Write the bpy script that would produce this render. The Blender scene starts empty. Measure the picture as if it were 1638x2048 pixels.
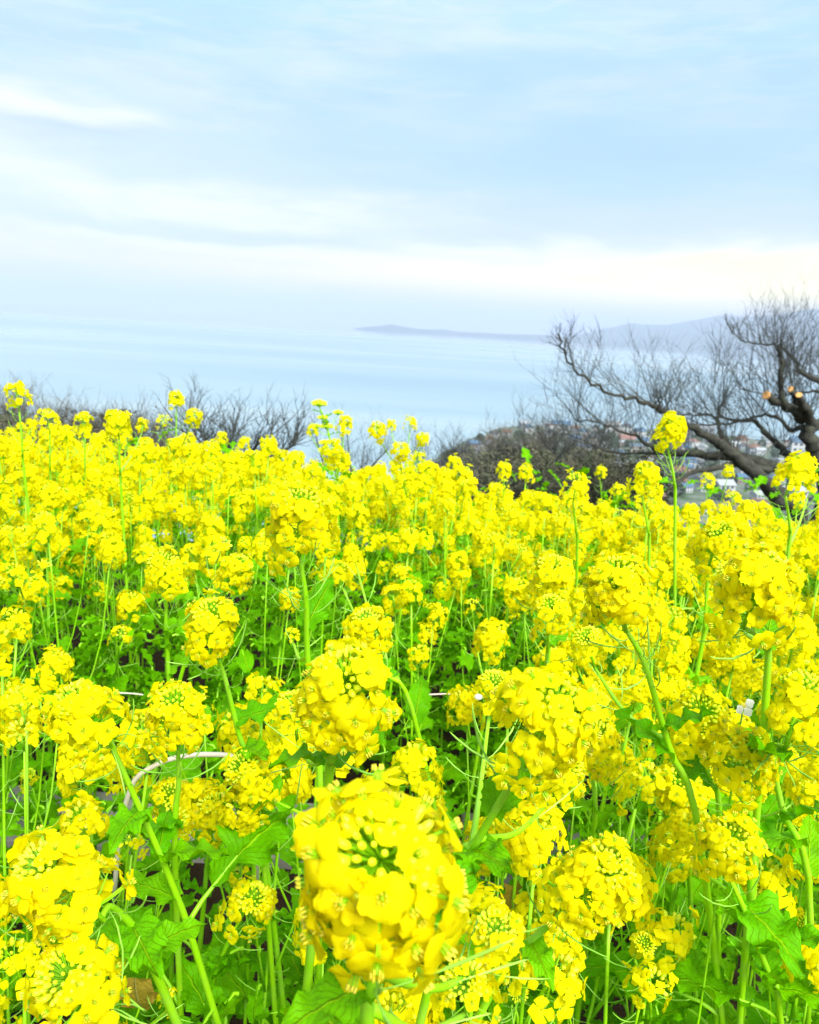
import bpy, math, random
import numpy as np
from mathutils import Vector, Matrix, Quaternion
from mathutils import noise as mnoise

sc = bpy.context.scene
COL = sc.collection
R = math.radians
rnd = random.Random(11)

# ------------------------------------------------------------------ camera
EYE = Vector((0.0, 0.0, 1.6))
FPX = 1640.0
PITCH = math.atan((1024 - 648) / FPX)
ROLL = R(3.4)
FWD = Vector((0, math.cos(PITCH), -math.sin(PITCH)))
U0 = Vector((0, math.sin(PITCH), math.cos(PITCH)))
RX = Vector((1, 0, 0)) * math.cos(ROLL) + U0 * math.sin(ROLL)
UP = Vector((-1, 0, 0)) * math.sin(ROLL) + U0 * math.cos(ROLL)
cam_d = bpy.data.cameras.new('camera')
cam = bpy.data.objects.new('camera', cam_d)
COL.objects.link(cam)
cam.matrix_world = Matrix(((RX.x, UP.x, -FWD.x, EYE.x), (RX.y, UP.y, -FWD.y, EYE.y), (RX.z, UP.z, -FWD.z, EYE.z), (0, 0, 0, 1)))
cam_d.sensor_fit = 'HORIZONTAL'
cam_d.sensor_width = 36
cam_d.lens = 36 * FPX / 1638
cam_d.clip_start = 0.02
cam_d.clip_end = 200000
cam_d.dof.use_dof = True
cam_d.dof.focus_distance = 0.75
cam_d.dof.aperture_fstop = 18
sc.camera = cam

def ray(px, py):
    return (RX * (px - 819) + UP * (1024 - py) + FWD * FPX).normalized()
def at_dist(px, py, d):
    return EYE + ray(px, py) * d
def at_y(px, py, y):
    r = ray(px, py)
    return EYE + r * (y / r.y)
def project(p):
    v = p - EYE
    z = v.dot(FWD)
    return 819 + FPX * v.dot(RX) / z, 1024 - FPX * v.dot(UP) / z
def azel(px, py):
    r = ray(px, py)
    return math.atan2(r.x, r.y), math.asin(r.z)

# ------------------------------------------------------------------ render look
sc.view_settings.view_transform = 'Standard'
sc.view_settings.look = 'None'
sc.view_settings.gamma = 1
sc.view_settings.exposure = 1.15
EXPO = 2 ** 1.15
sc.view_settings.use_curve_mapping = False
sc.cycles.max_bounces = 6
sc.cycles.diffuse_bounces = 4
sc.cycles.transmission_bounces = 3
sc.cycles.transparent_max_bounces = 6
sc.cycles.volume_bounces = 2

# ------------------------------------------------------------------ sun and sky
SUN_EL, SUN_AZ = R(47), R(156)      # azimuth clockwise from +Y (view direction)
sd = bpy.data.lights.new('sun', 'SUN')
sd.energy = 4.0
sd.angle = R(28)
sd.color = (1, .97, .9)
sun = bpy.data.objects.new('sun', sd)
COL.objects.link(sun)
to_sun = Vector((math.sin(SUN_AZ) * math.cos(SUN_EL), math.cos(SUN_AZ) * math.cos(SUN_EL), math.sin(SUN_EL)))
sun.rotation_euler = to_sun.to_track_quat('Z', 'Y').to_euler()

class NT:
    """tiny node-graph helper"""
    def __init__(s, tree):
        s.t = tree
        for n in list(tree.nodes): tree.nodes.remove(n)
    def n(s, typ, ins=None, **kw):
        nd = s.t.nodes.new(typ)
        for k, v in kw.items(): setattr(nd, k, v)
        for k, v in (ins or {}).items():
            if hasattr(v, 'is_output') or isinstance(v, bpy.types.NodeSocket): s.t.links.new(v, nd.inputs[k])
            else: nd.inputs[k].default_value = v
        return nd
    def m(s, op, a, b=None, c=None, clamp=False):
        nd = s.t.nodes.new('ShaderNodeMath'); nd.operation = op; nd.use_clamp = clamp
        for i, v in enumerate((a, b, c)):
            if v is None: continue
            if isinstance(v, bpy.types.NodeSocket): s.t.links.new(v, nd.inputs[i])
            else: nd.inputs[i].default_value = v
        return nd.outputs[0]
    def mix(s, f, a, b, blend='MIX'):
        nd = s.t.nodes.new('ShaderNodeMix'); nd.data_type = 'RGBA'; nd.blend_type = blend
        for i, v in ((0, f), (6, a), (7, b)):
            if isinstance(v, bpy.types.NodeSocket): s.t.links.new(v, nd.inputs[i])
            elif i == 0: nd.inputs[0].default_value = v
            else: nd.inputs[i].default_value = (*v[:3], 1)
        return nd.outputs[2]
    def ramp(s, f, stops, interp='LINEAR'):
        nd = s.t.nodes.new('ShaderNodeValToRGB'); nd.color_ramp.interpolation = interp
        e = nd.color_ramp.elements
        while len(e) > len(stops): e.remove(e[-1])
        while len(e) < len(stops): e.new(.5)
        for el, (p, c) in zip(e, stops):
            el.position = p
            el.color = (*c, 1) if hasattr(c, '__len__') else (c, c, c, 1)
        if isinstance(f, bpy.types.NodeSocket): s.t.links.new(f, nd.inputs[0])
        return nd.outputs[0]
    def noise(s, vec, scale, detail=3, rough=.5, dist=0):
        nd = s.n('ShaderNodeTexNoise', {'Scale': scale, 'Detail': detail, 'Roughness': rough, 'Distortion': dist})
        if vec is not None: s.t.links.new(vec, nd.inputs['Vector'])
        return nd.outputs['Fac']

world = bpy.data.worlds.new('World')
sc.world = world
world.use_nodes = True
w = NT(world.node_tree)
tc = w.n('ShaderNodeTexCoord').outputs['Generated']
sep = w.n('ShaderNodeSeparateXYZ', {0: tc})
el0 = w.m('ARCSINE', sep.outputs[2])
az0 = w.m('ARCTAN2', sep.outputs[0], sep.outputs[1])
vcomb = w.n('ShaderNodeCombineXYZ', {0: w.m('MULTIPLY', az0, 2.2), 1: w.m('MULTIPLY', el0, 9.0), 2: 3.3}).outputs[0]
nz1 = w.noise(vcomb, 1.6, 6, .55, .3)
nz2 = w.noise(vcomb, 4.5, 6, .6, .5)
vw2 = w.n('ShaderNodeCombineXYZ', {0: w.m('MULTIPLY', az0, 2.0), 1: w.m('MULTIPLY', el0, 22.0), 2: 7.7}).outputs[0]
streak = w.noise(vw2, 2.0, 6, .55, .6)
# warped coordinates for the cloud banks
el = w.m('ADD', el0, w.m('MULTIPLY', w.m('SUBTRACT', nz1, .5), .11))
az = w.m('ADD', az0, w.m('MULTIPLY', w.m('SUBTRACT', nz2, .5), .30))
vw3 = w.n('ShaderNodeCombineXYZ', {0: w.m('MULTIPLY', az0, 5.0), 1: w.m('MULTIPLY', el0, 34.0), 2: 1.7}).outputs[0]
fine = w.noise(vw3, 2.2, 8, .62, .8)
def blob(px, py, sx, sy, crisp=False):
    a, e = azel(px, py)
    da = w.m('DIVIDE', w.m('SUBTRACT', az, a), sx / FPX)
    # banks follow the level of the horizon
    de = w.m('DIVIDE', w.m('SUBTRACT', el, e), sy / FPX)
    gs_ = w.m('POWER', math.e, w.m('MULTIPLY', w.m('ADD', w.m('MULTIPLY', da, da), w.m('MULTIPLY', de, de)), -1.0))
    if not crisp: return gs_
    return w.m('MULTIPLY', w.m('SUBTRACT', w.m('MULTIPLY', gs_, w.m('ADD', .25, w.m('MULTIPLY', fine, 1.6))), .22), 1.15, clamp=True)
eln = w.m('DIVIDE', w.m('ADD', el0, .1), .8, clamp=True)
def ep(deg): return (R(deg) + .1) / .8
base = w.ramp(eln, [(0, (.75, .80, .78)), (ep(-.5), (1.6, .98, .40)), (ep(.5), (1.65, 1.02, .44)), (ep(2.5), (1.25, 1.0, .66)), (ep(5), (.80, .88, .88)),
                    (ep(9), (.56, .78, .88)), (ep(14), (.46, .74, .90)), (ep(20), (.49, .81, .96)), (ep(32), (.66, .87, .98)), (1, (.95, 1.05, 1.1))])
c = base
white, cream, blue = (1.0, .99, .95), (2.3, 1.75, .12), (.38, .66, .88)
c = w.mix(w.m('MULTIPLY', w.ramp(nz1, [(.44, 0), (.62, 1)]), .4), c, white)
c = w.mix(w.m('MULTIPLY', w.ramp(streak, [(.44, 1), (.56, 0)]), .34), c, (.47, .68, .84))
c = w.mix(w.m('MULTIPLY', w.ramp(fine, [(.50, 0), (.64, 1)]), .22), c, white)
c = w.mix(w.m('MULTIPLY', blob(1250, 310, 560, 110), .85), c, blue)
c = w.mix(w.m('MULTIPLY', blob(560, 290, 420, 60), .4), c, (.47, .71, .88))
c = w.mix(w.m('MULTIPLY', blob(60, 330, 380, 110), .85), c, (.82, .92, .95))
c = w.mix(w.m('MULTIPLY', blob(20, 205, 300, 44, True), 1), c, (1.05, 1.05, 1.0))
c = w.mix(w.m('MULTIPLY', blob(130, 258, 200, 30, True), .8), c, (.52, .68, .80))
c = w.mix(w.m('MULTIPLY', blob(0, 310, 160, 36, True), .8), c, (1.05, 1.05, 1.0))
c = w.mix(w.m('MULTIPLY', blob(420, 345, 420, 34, True), .5), c, (.55, .74, .86))
c = w.mix(w.m('MULTIPLY', blob(450, 405, 460, 44, True), 1), c, (1.08, 1.07, 1.0))
c = w.mix(w.m('MULTIPLY', blob(520, 455, 560, 24, True), .7), c, (.58, .73, .83))
c = w.mix(w.m('MULTIPLY', blob(450, 490, 380, 22, True), .95), c, (1.25, 1.2, .95))
c = w.mix(w.m('MULTIPLY', blob(980, 486, 240, 22, True), .95), c, (1.25, 1.2, .9))
c = w.mix(w.m('MULTIPLY', blob(1280, 455, 460, 28), .7), c, (.60, .73, .84))
c = w.mix(w.m('MULTIPLY', blob(560, 530, 500, 20, True), .6), c, (.72, .82, .86))
c = w.mix(w.m('MULTIPLY', blob(850, 575, 640, 46), .8), c, (1.9, 1.3, .42))
c = w.mix(w.m('MULTIPLY', blob(1440, 575, 500, 48), .95), c, cream)
c = w.mix(w.m('MULTIPLY', blob(1150, 545, 420, 18, True), .5), c, (1.5, 1.1, .75))
sky = w.n('ShaderNodeTexSky', sky_type='NISHITA')
sky.sun_disc = False
sky.sun_elevation = SUN_EL
sky.sun_rotation = SUN_AZ
sky.dust_density = 2
bg1 = w.n('ShaderNodeBackground', {'Color': sky.outputs[0], 'Strength': 0.07})
bg2 = w.n('ShaderNodeBackground', {'Color': c, 'Strength': 1.14 / EXPO})
mx = w.n('ShaderNodeMixShader', {0: 0.9, 1: bg1.outputs[0], 2: bg2.outputs[0]})
w.n('ShaderNodeOutputWorld', {0: mx.outputs[0]})
world.cycles.sampling_method = 'MANUAL'
world.cycles.sample_map_resolution = 512

# ------------------------------------------------------------------ object helpers
def tag(o, label=None, cat=None, group=None, kind=None):
    for k, v in (('label', label), ('category', cat), ('group', group), ('kind', kind)):
        if v: o[k] = v
    return o
def empty(name, loc, label, cat, group=None):
    o = bpy.data.objects.new(name, None); COL.objects.link(o); o.location = loc
    o.empty_display_size = .05
    return tag(o, label, cat, group)
def link(name, me, parent=None, mat4=None):
    o = bpy.data.objects.new(name, me); COL.objects.link(o)
    if parent is not None: o.parent = parent
    if mat4 is not None: o.matrix_local = mat4
    return o

class MB:
    """collects shapes into one mesh, with uv and material index"""
    def __init__(s):
        s.v, s.f, s.uv, s.mi, s.n = [], [], [], [], 0
    def add(s, v, f, mi=0, uv=None, M=None):
        v = np.asarray(v, float)
        if M is not None:
            A = np.array(M)
            v = v @ A[:3, :3].T + A[:3, 3]
        s.v.append(v)
        s.f.extend([tuple(i + s.n for i in q) for q in f])
        if hasattr(mi, '__len__'): s.mi.extend(mi)
        else: s.mi.extend([mi] * len(f))
        s.uv.append(np.zeros((len(v), 2)) if uv is None else np.asarray(uv, float))
        s.n += len(v)
        return s
    def add_mb(s, o, M=None):
        v, uv = o.arr()
        return s.add(v, o.f, o.mi, uv, M)
    def arr(s):
        if len(s.v) > 1:
            s.v = [np.concatenate(s.v)]; s.uv = [np.concatenate(s.uv)]
        return s.v[0], s.uv[0]
    def mesh(s, name, mats, smooth=True):
        me = bpy.data.meshes.new(name)
        v, uv = s.arr()
        me.from_pydata(v.tolist(), [], s.f)
        for m in mats: me.materials.append(m)
        if any(s.mi): me.polygons.foreach_set('material_index', s.mi)
        if smooth: me.polygons.foreach_set('use_smooth', [True] * len(me.polygons))
        ul = me.uv_layers.new(name='uv')
        li = np.empty(len(me.loops), dtype=np.int32); me.loops.foreach_get('vertex_index', li)
        ul.data.foreach_set('uv', uv[li].ravel())
        me.update()
        return me
    def tube(s, pts, rad, sides=6, mi=0, cap=True):
        P = [Vector(p) for p in pts]
        n = len(P)
        vs, uv = [], []
        t = (P[1] - P[0]).normalized()
        a = t.orthogonal().normalized()
        for i, p in enumerate(P):
            t = (P[min(i + 1, n - 1)] - P[max(i - 1, 0)]).normalized()
            a = (a - t * a.dot(t)).normalized()
            b = t.cross(a)
            r = rad[i] if hasattr(rad, '__len__') else rad
            for k in range(sides):
                th = 2 * math.pi * k / sides
                vs.append(p + (a * math.cos(th) + b * math.sin(th)) * r)
                uv.append((k / sides, i / (n - 1)))
        f = []
        for i in range(n - 1):
            for k in range(sides):
                k2 = (k + 1) % sides
                f.append((i * sides + k, i * sides + k2, (i + 1) * sides + k2, (i + 1) * sides + k))
        if cap:
            f.append(tuple(range((n - 1) * sides, n * sides)))
            f.append(tuple(reversed(range(sides))))
        return s.add([tuple(v) for v in vs], f, mi, uv)
    def box(s, x0, x1, y0, y1, z0, z1, mi=0):
        v = [(x, y, z) for z in (z0, z1) for y in (y0, y1) for x in (x0, x1)]
        f = [(0, 2, 3, 1), (4, 5, 7, 6), (0, 1, 5, 4), (1, 3, 7, 5), (3, 2, 6, 7), (2, 0, 4, 6)]
        return s.add(v, f, mi)

def smooth_path(pts, n):
    """catmull-rom through pts, n samples"""
    P = [Vector(p) for p in pts]
    P = [P[0] * 2 - P[1]] + P + [P[-1] * 2 - P[-2]]
    out = []
    m = len(P) - 3
    for i in range(n):
        t = i / (n - 1) * m
        k = min(int(t), m - 1); t -= k
        a, b, c_, d = P[k:k + 4]
        out.append(.5 * ((2 * b) + (c_ - a) * t + (2 * a - 5 * b + 4 * c_ - d) * t * t + (3 * b - a - 3 * c_ + d) * t ** 3))
    return out

# ------------------------------------------------------------------ materials
def new_mat(name):
    m = bpy.data.materials.new(name); m.use_nodes = True
    return m, NT(m.node_tree)

def thin_mat(name, build, trans=.35, rough=.5, spec=.3, tmul=(1, 1, 1)):
    """leaf-like surface: principled + translucent"""
    m, t = new_mat(name)
    colr, bump = build(t)
    ins = {'Base Color': colr, 'Roughness': rough, 'Specular IOR Level': spec}
    if bump is not None: ins['Normal'] = bump
    p = t.n('ShaderNodeBsdfPrincipled', ins)
    tcol = t.mix(1.0, colr, tmul, 'MULTIPLY')
    tr = t.n('ShaderNodeBsdfTranslucent', {'Color': tcol})
    mxs = t.n('ShaderNodeMixShader', {0: trans, 1: p.outputs[0], 2: tr.outputs[0]})
    t.n('ShaderNodeOutputMaterial', {0: mxs.outputs[0]})
    return m

def petal_build(t):
    uv = t.n('ShaderNodeTexCoord').outputs['UV']
    s = t.n('ShaderNodeSeparateXYZ', {0: uv})
    oi = t.n('ShaderNodeObjectInfo').outputs['Random']
    pos = t.n('ShaderNodeNewGeometry').outputs['Position']
    nz = t.noise(pos, 60, 2)
    nf = t.noise(pos, 9, 2)
    c0 = t.mix(t.m('MULTIPLY', oi, .8), (.95, .89, .002), (.95, .82, .002))
    c1 = t.mix(t.ramp(nz, [(.35, 0), (.7, .6)]), c0, (.96, .93, .003))
    c1 = t.mix(t.ramp(nf, [(.4, 0), (.7, .5)]), c1, (.95, .80, .002))
    c2 = t.mix(t.ramp(s.outputs[0], [(0, .8), (.35, 0)]), c1, (.70, .68, .02))
    wv = t.n('ShaderNodeTexWave', {'Vector': t.n('ShaderNodeCombineXYZ', {0: t.m('MULTIPLY', s.outputs[0], .25), 1: s.outputs[1], 2: 0}).outputs[0], 'Scale': 3.2, 'Distortion': 2.5, 'Detail': 2}, bands_direction='Y')
    b = t.n('ShaderNodeBump', {'Height': wv.outputs['Fac'], 'Strength': .35, 'Distance': .0006})
    return c2, b.outputs[0]
M_petal = thin_mat('petal_yellow', petal_build, .56, .6, .08, (1, 1, .4))

def leafc(c_a, c_b, c_rib):
    def b(t):
        uv = t.n('ShaderNodeTexCoord').outputs['UV']
        s = t.n('ShaderNodeSeparateXYZ', {0: uv})
        oi = t.n('ShaderNodeObjectInfo').outputs['Random']
        pos = t.n('ShaderNodeNewGeometry').outputs['Position']
        nz = t.noise(pos, 22, 4, .6)
        nf = t.noise(pos, 140, 3, .6)
        cc = t.mix(oi, c_a, c_b)
        cc = t.mix(t.ramp(nz, [(.35, 0), (.7, .7)]), cc, tuple(x * .5 for x in c_a))
        av = t.m('ABSOLUTE', t.m('SUBTRACT', s.outputs[1], .5))
        rib = t.ramp(av, [(0, 1), (.012, .8), (.035, 0)])
        # side veins run up and out from the midrib
        ph = t.m('SUBTRACT', t.m('MULTIPLY', s.outputs[0], 62), t.m('MULTIPLY', av, 46))
        ph = t.m('ADD', ph, t.m('MULTIPLY', nz, 5))
        vein = t.ramp(t.m('ABSOLUTE', t.m('SINE', t.m('MULTIPLY', ph, .5))), [(0, 1), (.18, 0)])
        f = t.m('MAXIMUM', rib, t.m('MULTIPLY', vein, .55))
        cc = t.mix(f, cc, c_rib)
        h = t.m('SUBTRACT', t.m('ADD', t.m('MULTIPLY', nf, .5), nz), t.m('MULTIPLY', f, -.5))
        bp = t.n('ShaderNodeBump', {'Height': h, 'Strength': .9, 'Distance': .005})
        return cc, bp.outputs[0]
    return b
M_leaf = thin_mat('leaf_green', leafc((.12, .48, .0005), (.22, .60, .0005), (.34, .68, .005)), .42, .5, .08, (1.5, 1.1, .1))
M_leafy = thin_mat('leaf_yellowed', leafc((.45, .33, .03), (.55, .36, .05), (.5, .45, .12)), .3, .6, .2)

def stem_mat(name, a, b_, rough=.45):
    m, t = new_mat(name)
    pos = t.n('ShaderNodeNewGeometry').outputs['Position']
    nz = t.noise(pos, 35, 3)
    oi = t.n('ShaderNodeObjectInfo').outputs['Random']
    cc = t.mix(t.m('ADD', t.m('MULTIPLY', nz, .7), t.m('MULTIPLY', oi, .3)), a, b_)
    cc = t.mix(t.ramp(t.noise(pos, 16, 4, .7), [(.48, 0), (.75, .4)]), cc, tuple(x * .6 + .12 for x in b_))
    bp = t.n('ShaderNodeBump', {'Height': t.noise(pos, 500, 2), 'Strength': .25, 'Distance': .001})
    p = t.n('ShaderNodeBsdfPrincipled', {'Base Color': cc, 'Roughness': rough, 'Normal': bp.outputs[0], 'Specular IOR Level': .35})
    p.inputs['Subsurface Weight'].default_value = 0
    t.n('ShaderNodeOutputMaterial', {0: p.outputs[0]})
    return m
M_stem = stem_mat('stem_green', (.17, .52, .002), (.36, .70, .006))
M_pod = stem_mat('pod_green', (.17, .52, .03), (.38, .68, .08))
M_bud = stem_mat('bud_green', (.42, .66, .01), (.80, .82, .01))
M_anther = stem_mat('anther_yellow', (.75, .62, .02), (.62, .60, .04))
M_white_petal = thin_mat('petal_white', lambda t: (t.mix(.5, (.82, .82, .8), (.85, .85, .8)), None), .3, .6, .2)
M_cane = stem_mat('bleached_cane', (.50, .45, .38), (.66, .60, .54), .6)

# ------------------------------------------------------------------ ground, sea, haze
SEA_Z = -134.0
def sstep(a, b, x):
    t = min(1, max(0, (x - a) / (b - a))); return t * t * (3 - 2 * t)
def coast(x):
    return 430 + 760 * sstep(-150, 200, x) + 25 * math.sin(x * .02)
def ground_z(x, y):
    z = -.02 * max(0, min(y, 8) - 2)
    if y > 5.6:
        z -= .36 * (min(y, 320) - 5.6) * sstep(5.0, 8, y)
    if y > 320:
        z -= (129.6 - (.36 * 314.4)) * sstep(320, min(coast(x), 1180) - 20, y)
    cst = coast(x)
    if y > cst:
        z -= 12 * sstep(cst, cst + 110, y)
    if y > 40:
        z += 2.4 * mnoise.noise(Vector((x * .012, y * .012, 0))) * sstep(40, 120, y)
    elif y > 9:
        z += .25 * mnoise.noise(Vector((x * .25, y * .25, 0)))
    else:
        z += .02 * mnoise.noise(Vector((x * 3, y * 3, 0)))
    return z
def grid_mesh(xs_of, ys, nx, zf):
    mb = MB()
    v, f = [], []
    for j, y in enumerate(ys):
        for i in range(nx):
            x = xs_of(i / (nx - 1), y)
            v.append((x, y, zf(x, y)))
    for j in range(len(ys) - 1):
        for i in range(nx - 1):
            a = j * nx + i
            f.append((a, a + 1, a + nx + 1, a + nx))
    return mb.add(v, f)
ys = list(np.linspace(-4, 10, 90)) + list(10.5 * np.exp(np.linspace(0, math.log(1330 / 10.5), 110)))
gmb = grid_mesh(lambda t, y: (t - .5) * 2 * (8 + 1.3 * max(0, y)), ys, 90, ground_z)
m, t = new_mat('soil')
pos = t.n('ShaderNodeNewGeometry').outputs['Position']
sp = t.n('ShaderNodeSeparateXYZ', {0: pos})
n1 = t.noise(pos, 6, 6, .65); n2 = t.noise(pos, 45, 5, .7)
soil = t.mix(n2, (.018, .010, .006), (.085, .050, .030))
slope = t.mix(t.noise(pos, .9, 5, .7), (.045, .040, .018), (.11, .085, .05))
town = t.mix(t.ramp(t.noise(pos, .03, 5, .7), [(.4, 0), (.6, 1)]), (.05, .09, .04), (.16, .18, .17))
cc = t.mix(t.m('GREATER_THAN', sp.outputs[1], 7.5), soil, slope)
cc = t.mix(t.ramp(t.m('DIVIDE', sp.outputs[1], 1000), [(.3, 0), (.5, 1)]), cc, town)
bp = t.n('ShaderNodeBump', {'Height': t.m('ADD', n1, n2), 'Strength': .9, 'Distance': .03})
p = t.n('ShaderNodeBsdfPrincipled', {'Base Color': cc, 'Roughness': .9, 'Normal': bp.outputs[0], 'Specular IOR Level': .15})
t.n('ShaderNodeOutputMaterial', {0: p.outputs[0]})
tag(link('ground', gmb.mesh('ground', [m])), kind='structure')

# sea: one sheet to the horizon, with real offset patches of wind on the water in its roughness
sb = MB()
ysea = [300, 600, 900, 1500, 2500, 4000, 7000, 12000, 20000, 35000, 60000, 90000]
sb = grid_mesh(lambda t, y: (t - .5) * 2 * 88000 if y > 2000 else (t - .5) * 2 * 88000, ysea, 30, lambda x, y: SEA_Z)
m, t = new_mat('sea_water')
pos = t.n('ShaderNodeNewGeometry').outputs['Position']
mp = t.n('ShaderNodeMapping', {'Vector': pos, 'Scale': (.00022, .0009, 1)}).outputs[0]
patch = t.noise(mp, 1.0, 5, .6, .8)
w1 = t.noise(pos, .35, 4, .6)
w2 = t.noise(pos, .05, 3, .6)
sy = t.n('ShaderNodeSeparateXYZ', {0: pos}).outputs[1]
calm = t.m('MAXIMUM', t.ramp(t.m('DIVIDE', sy, 15000), [(.42, 0), (.60, 1)]), t.m('MULTIPLY', t.ramp(patch, [(.50, 0), (.66, 1)]), .6))
bp = t.n('ShaderNodeBump', {'Height': t.m('ADD', w1, t.m('MULTIPLY', w2, 2)), 'Strength': t.m('SUBTRACT', .25, t.m('MULTIPLY', calm, .235)), 'Distance': .5})
cc = t.mix(t.ramp(patch, [(.35, 0), (.65, 1)]), (.17, .27, .34), (.27, .36, .40))
rg = t.m('SUBTRACT', .36, t.m('MULTIPLY', calm, .27))
p = t.n('ShaderNodeBsdfPrincipled', {'Base Color': cc, 'Roughness': rg, 'IOR': 1.333, 'Normal': bp.outputs[0]})
t.n('ShaderNodeOutputMaterial', {0: p.outputs[0]})
tag(link('sea', sb.mesh('sea', [m])), kind='structure')

def relief_mat(name, a, b_, sc_):
    m, t = new_mat(name)
    pos = t.n('ShaderNodeNewGeometry').outputs['Position']
    cc = t.mix(t.ramp(t.noise(pos, sc_, 5, .7), [(.35, 0), (.65, 1)]), a, b_)
    p = t.n('ShaderNodeBsdfPrincipled', {'Base Color': cc, 'Roughness': .9})
    t.n('ShaderNodeOutputMaterial', {0: p.outputs[0]})
    return m
M_hill = relief_mat('forested_hill', (.025, .055, .045), (.05, .08, .06), .002)

def ridge(name, prof, D, depth, seed, nx=160, ny=22):
    """land whose skyline follows (px, px above its waterline) as seen from the terrace, at distance D"""
    xs = [p_[0] for p_ in prof]; hs = [p_[1] for p_ in prof]
    v, f = [], []
    for i in range(nx):
        px = xs[0] + (xs[-1] - xs[0]) * i / (nx - 1)
        h = np.interp(px, xs, hs)
        x = (px - 819) / FPX * D
        H = max(0, h) / FPX * D
        for j in range(ny):
            s = j / (ny - 1)
            y = D + s * depth + (1 - s) * 260 * mnoise.noise(Vector((x * .0006, seed, 0)))
            prof_s = math.sin(math.pi * min(1, s / .72 * .5)) if s < .72 else math.cos(math.pi * .5 * (s - .72) / .28)
            nn = mnoise.fractal(Vector((x * .0009, y * .0009, seed)), 1, 2, 5)
            zt = EYE.z + (D + .72 * depth) * (h / FPX - (EYE.z - SEA_Z) / D)
            z = SEA_Z - 6 + (max(0, zt - SEA_Z) + 6) * prof_s * (1 + .07 * nn * (1 if s < .65 else .25))
            v.append((x * (y / D), y, z))
    for i in range(nx - 1):
        for j in range(ny - 1):
            a = i * ny + j
            f.append((a, a + ny, a + ny + 1, a + 1))
    o = link(name, MB().add(v, f).mesh(name, [M_hill]))
    tag(o, kind='structure')
ridge('headland', [(684, 0), (700, 5), (718, 8), (735, 10), (762, 15), (785, 12), (815, 9), (835, 9), (868, 11), (890, 8), (930, 9), (975, 9), (1010, 10), (1060, 12), (1090, 10), (1140, 11), (1200, 14), (1260, 14), (1300, 10), (1400, 6)], 12300, 1300, 1.3)
ridge('mountain', [(1080, 0), (1130, 16), (1180, 30), (1222, 42), (1260, 40), (1300, 44), (1350, 56), (1410, 70), (1440, 66), (1500, 74), (1560, 86), (1600, 92), (1640, 94), (1750, 92), (1900, 88), (2100, 80)], 12900, 3600, 4.1)
ridge('mountain', [(1150, 0), (1200, 12), (1290, 24), (1360, 36), (1430, 50), (1500, 58), (1560, 72), (1640, 82), (1750, 84), (1900, 80), (2100, 60)], 11000, 1900, 9.1)

hz = MB().box(-90000, 90000, -3000, 92000, SEA_Z - 9, 880)
m = bpy.data.materials.new('haze_air'); m.use_nodes = True
t = NT(m.node_tree)
pv = t.n('ShaderNodeVolumePrincipled', {'Color': (.53, .595, .76, 1), 'Density': 9.5e-5, 'Anisotropy': 0.0})
t.n('ShaderNodeOutputMaterial', {1: pv.outputs[0]})
m.cycles.homogeneous_volume = True if hasattr(m.cycles, 'homogeneous_volume') else None
hzo = link('haze', hz.mesh('haze', [m], False)); tag(hzo, kind='stuff')

# ------------------------------------------------------------------ town by the sea
def plain(name, colr, rough=.8, nz=.12):
    m, t = new_mat(name)
    pos = t.n('ShaderNodeNewGeometry').outputs['Position']
    cc = t.mix(t.ramp(t.noise(pos, .6, 4, .7), [(.3, 0), (.7, 1)]), colr, tuple(x * (1 - nz * 2) for x in colr))
    p = t.n('ShaderNodeBsdfPrincipled', {'Base Color': cc, 'Roughness': rough})
    t.n('ShaderNodeOutputMaterial', {0: p.outputs[0]})
    return m
W_COL = {'white': (.46, .48, .50), 'cream': (.38, .36, .33), 'grey': (.28, .31, .34), 'tan': (.28, .23, .19)}  # wall colours dimmed and cooled, so extra distance haze is painted in
R_COL = {'blue': (.06, .13, .22), 'dark grey': (.06, .07, .08), 'rust red': (.22, .12, .10), 'pale grey': (.32, .35, .38), 'brown': (.15, .08, .05)}  # roof colours greyed the same way, haze mixed into the paint
M_w = {k: plain('wall_' + k, v) for k, v in W_COL.items()}
M_r = {k: plain('roof_' + k.replace(' ', '_'), v, .6) for k, v in R_COL.items()}
M_win = plain('window_glass', (.05, .07, .09), .2)
def house_parts(wc, rc, kind):
    """list of (name, mesh)"""
    mb = MB(); mb.box(-5, 5, -4, 4, -3, 5.6)
    parts = [('wall', mb.mesh('house_wall', [M_w[wc]], False))]
    rb = MB()
    ov = .6; a, b_ = 5 + ov, 4 + ov
    if kind == 'gable':
        rb.add([(-a, -b_, 5.4), (a, -b_, 5.4), (a, b_, 5.4), (-a, b_, 5.4), (-a, 0, 8.2), (a, 0, 8.2)], [(0, 1, 5, 4), (2, 3, 4, 5), (0, 4, 3), (1, 2, 5), (3, 2, 1, 0)])
    elif kind == 'hip':
        rb.add([(-a, -b_, 5.4), (a, -b_, 5.4), (a, b_, 5.4), (-a, b_, 5.4), (-2, 0, 7.8), (2, 0, 7.8)], [(0, 1, 5, 4), (2, 3, 4, 5), (0, 4, 3), (1, 2, 5), (3, 2, 1, 0)])
    else:
        rb.box(-5.15, 5.15, -4.15, 4.15, 5.6, 6.3)
    parts.append(('roof', rb.mesh('house_roof', [M_r[rc]], False)))
    wmb = MB()
    wmb.box(-.8, .8, -.06, .06, -.65, .65)
    wm = wmb.mesh('house_window', [M_win], False)
    return parts, wm
rt = random.Random(5)
house_cache = {}
placed = []
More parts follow.
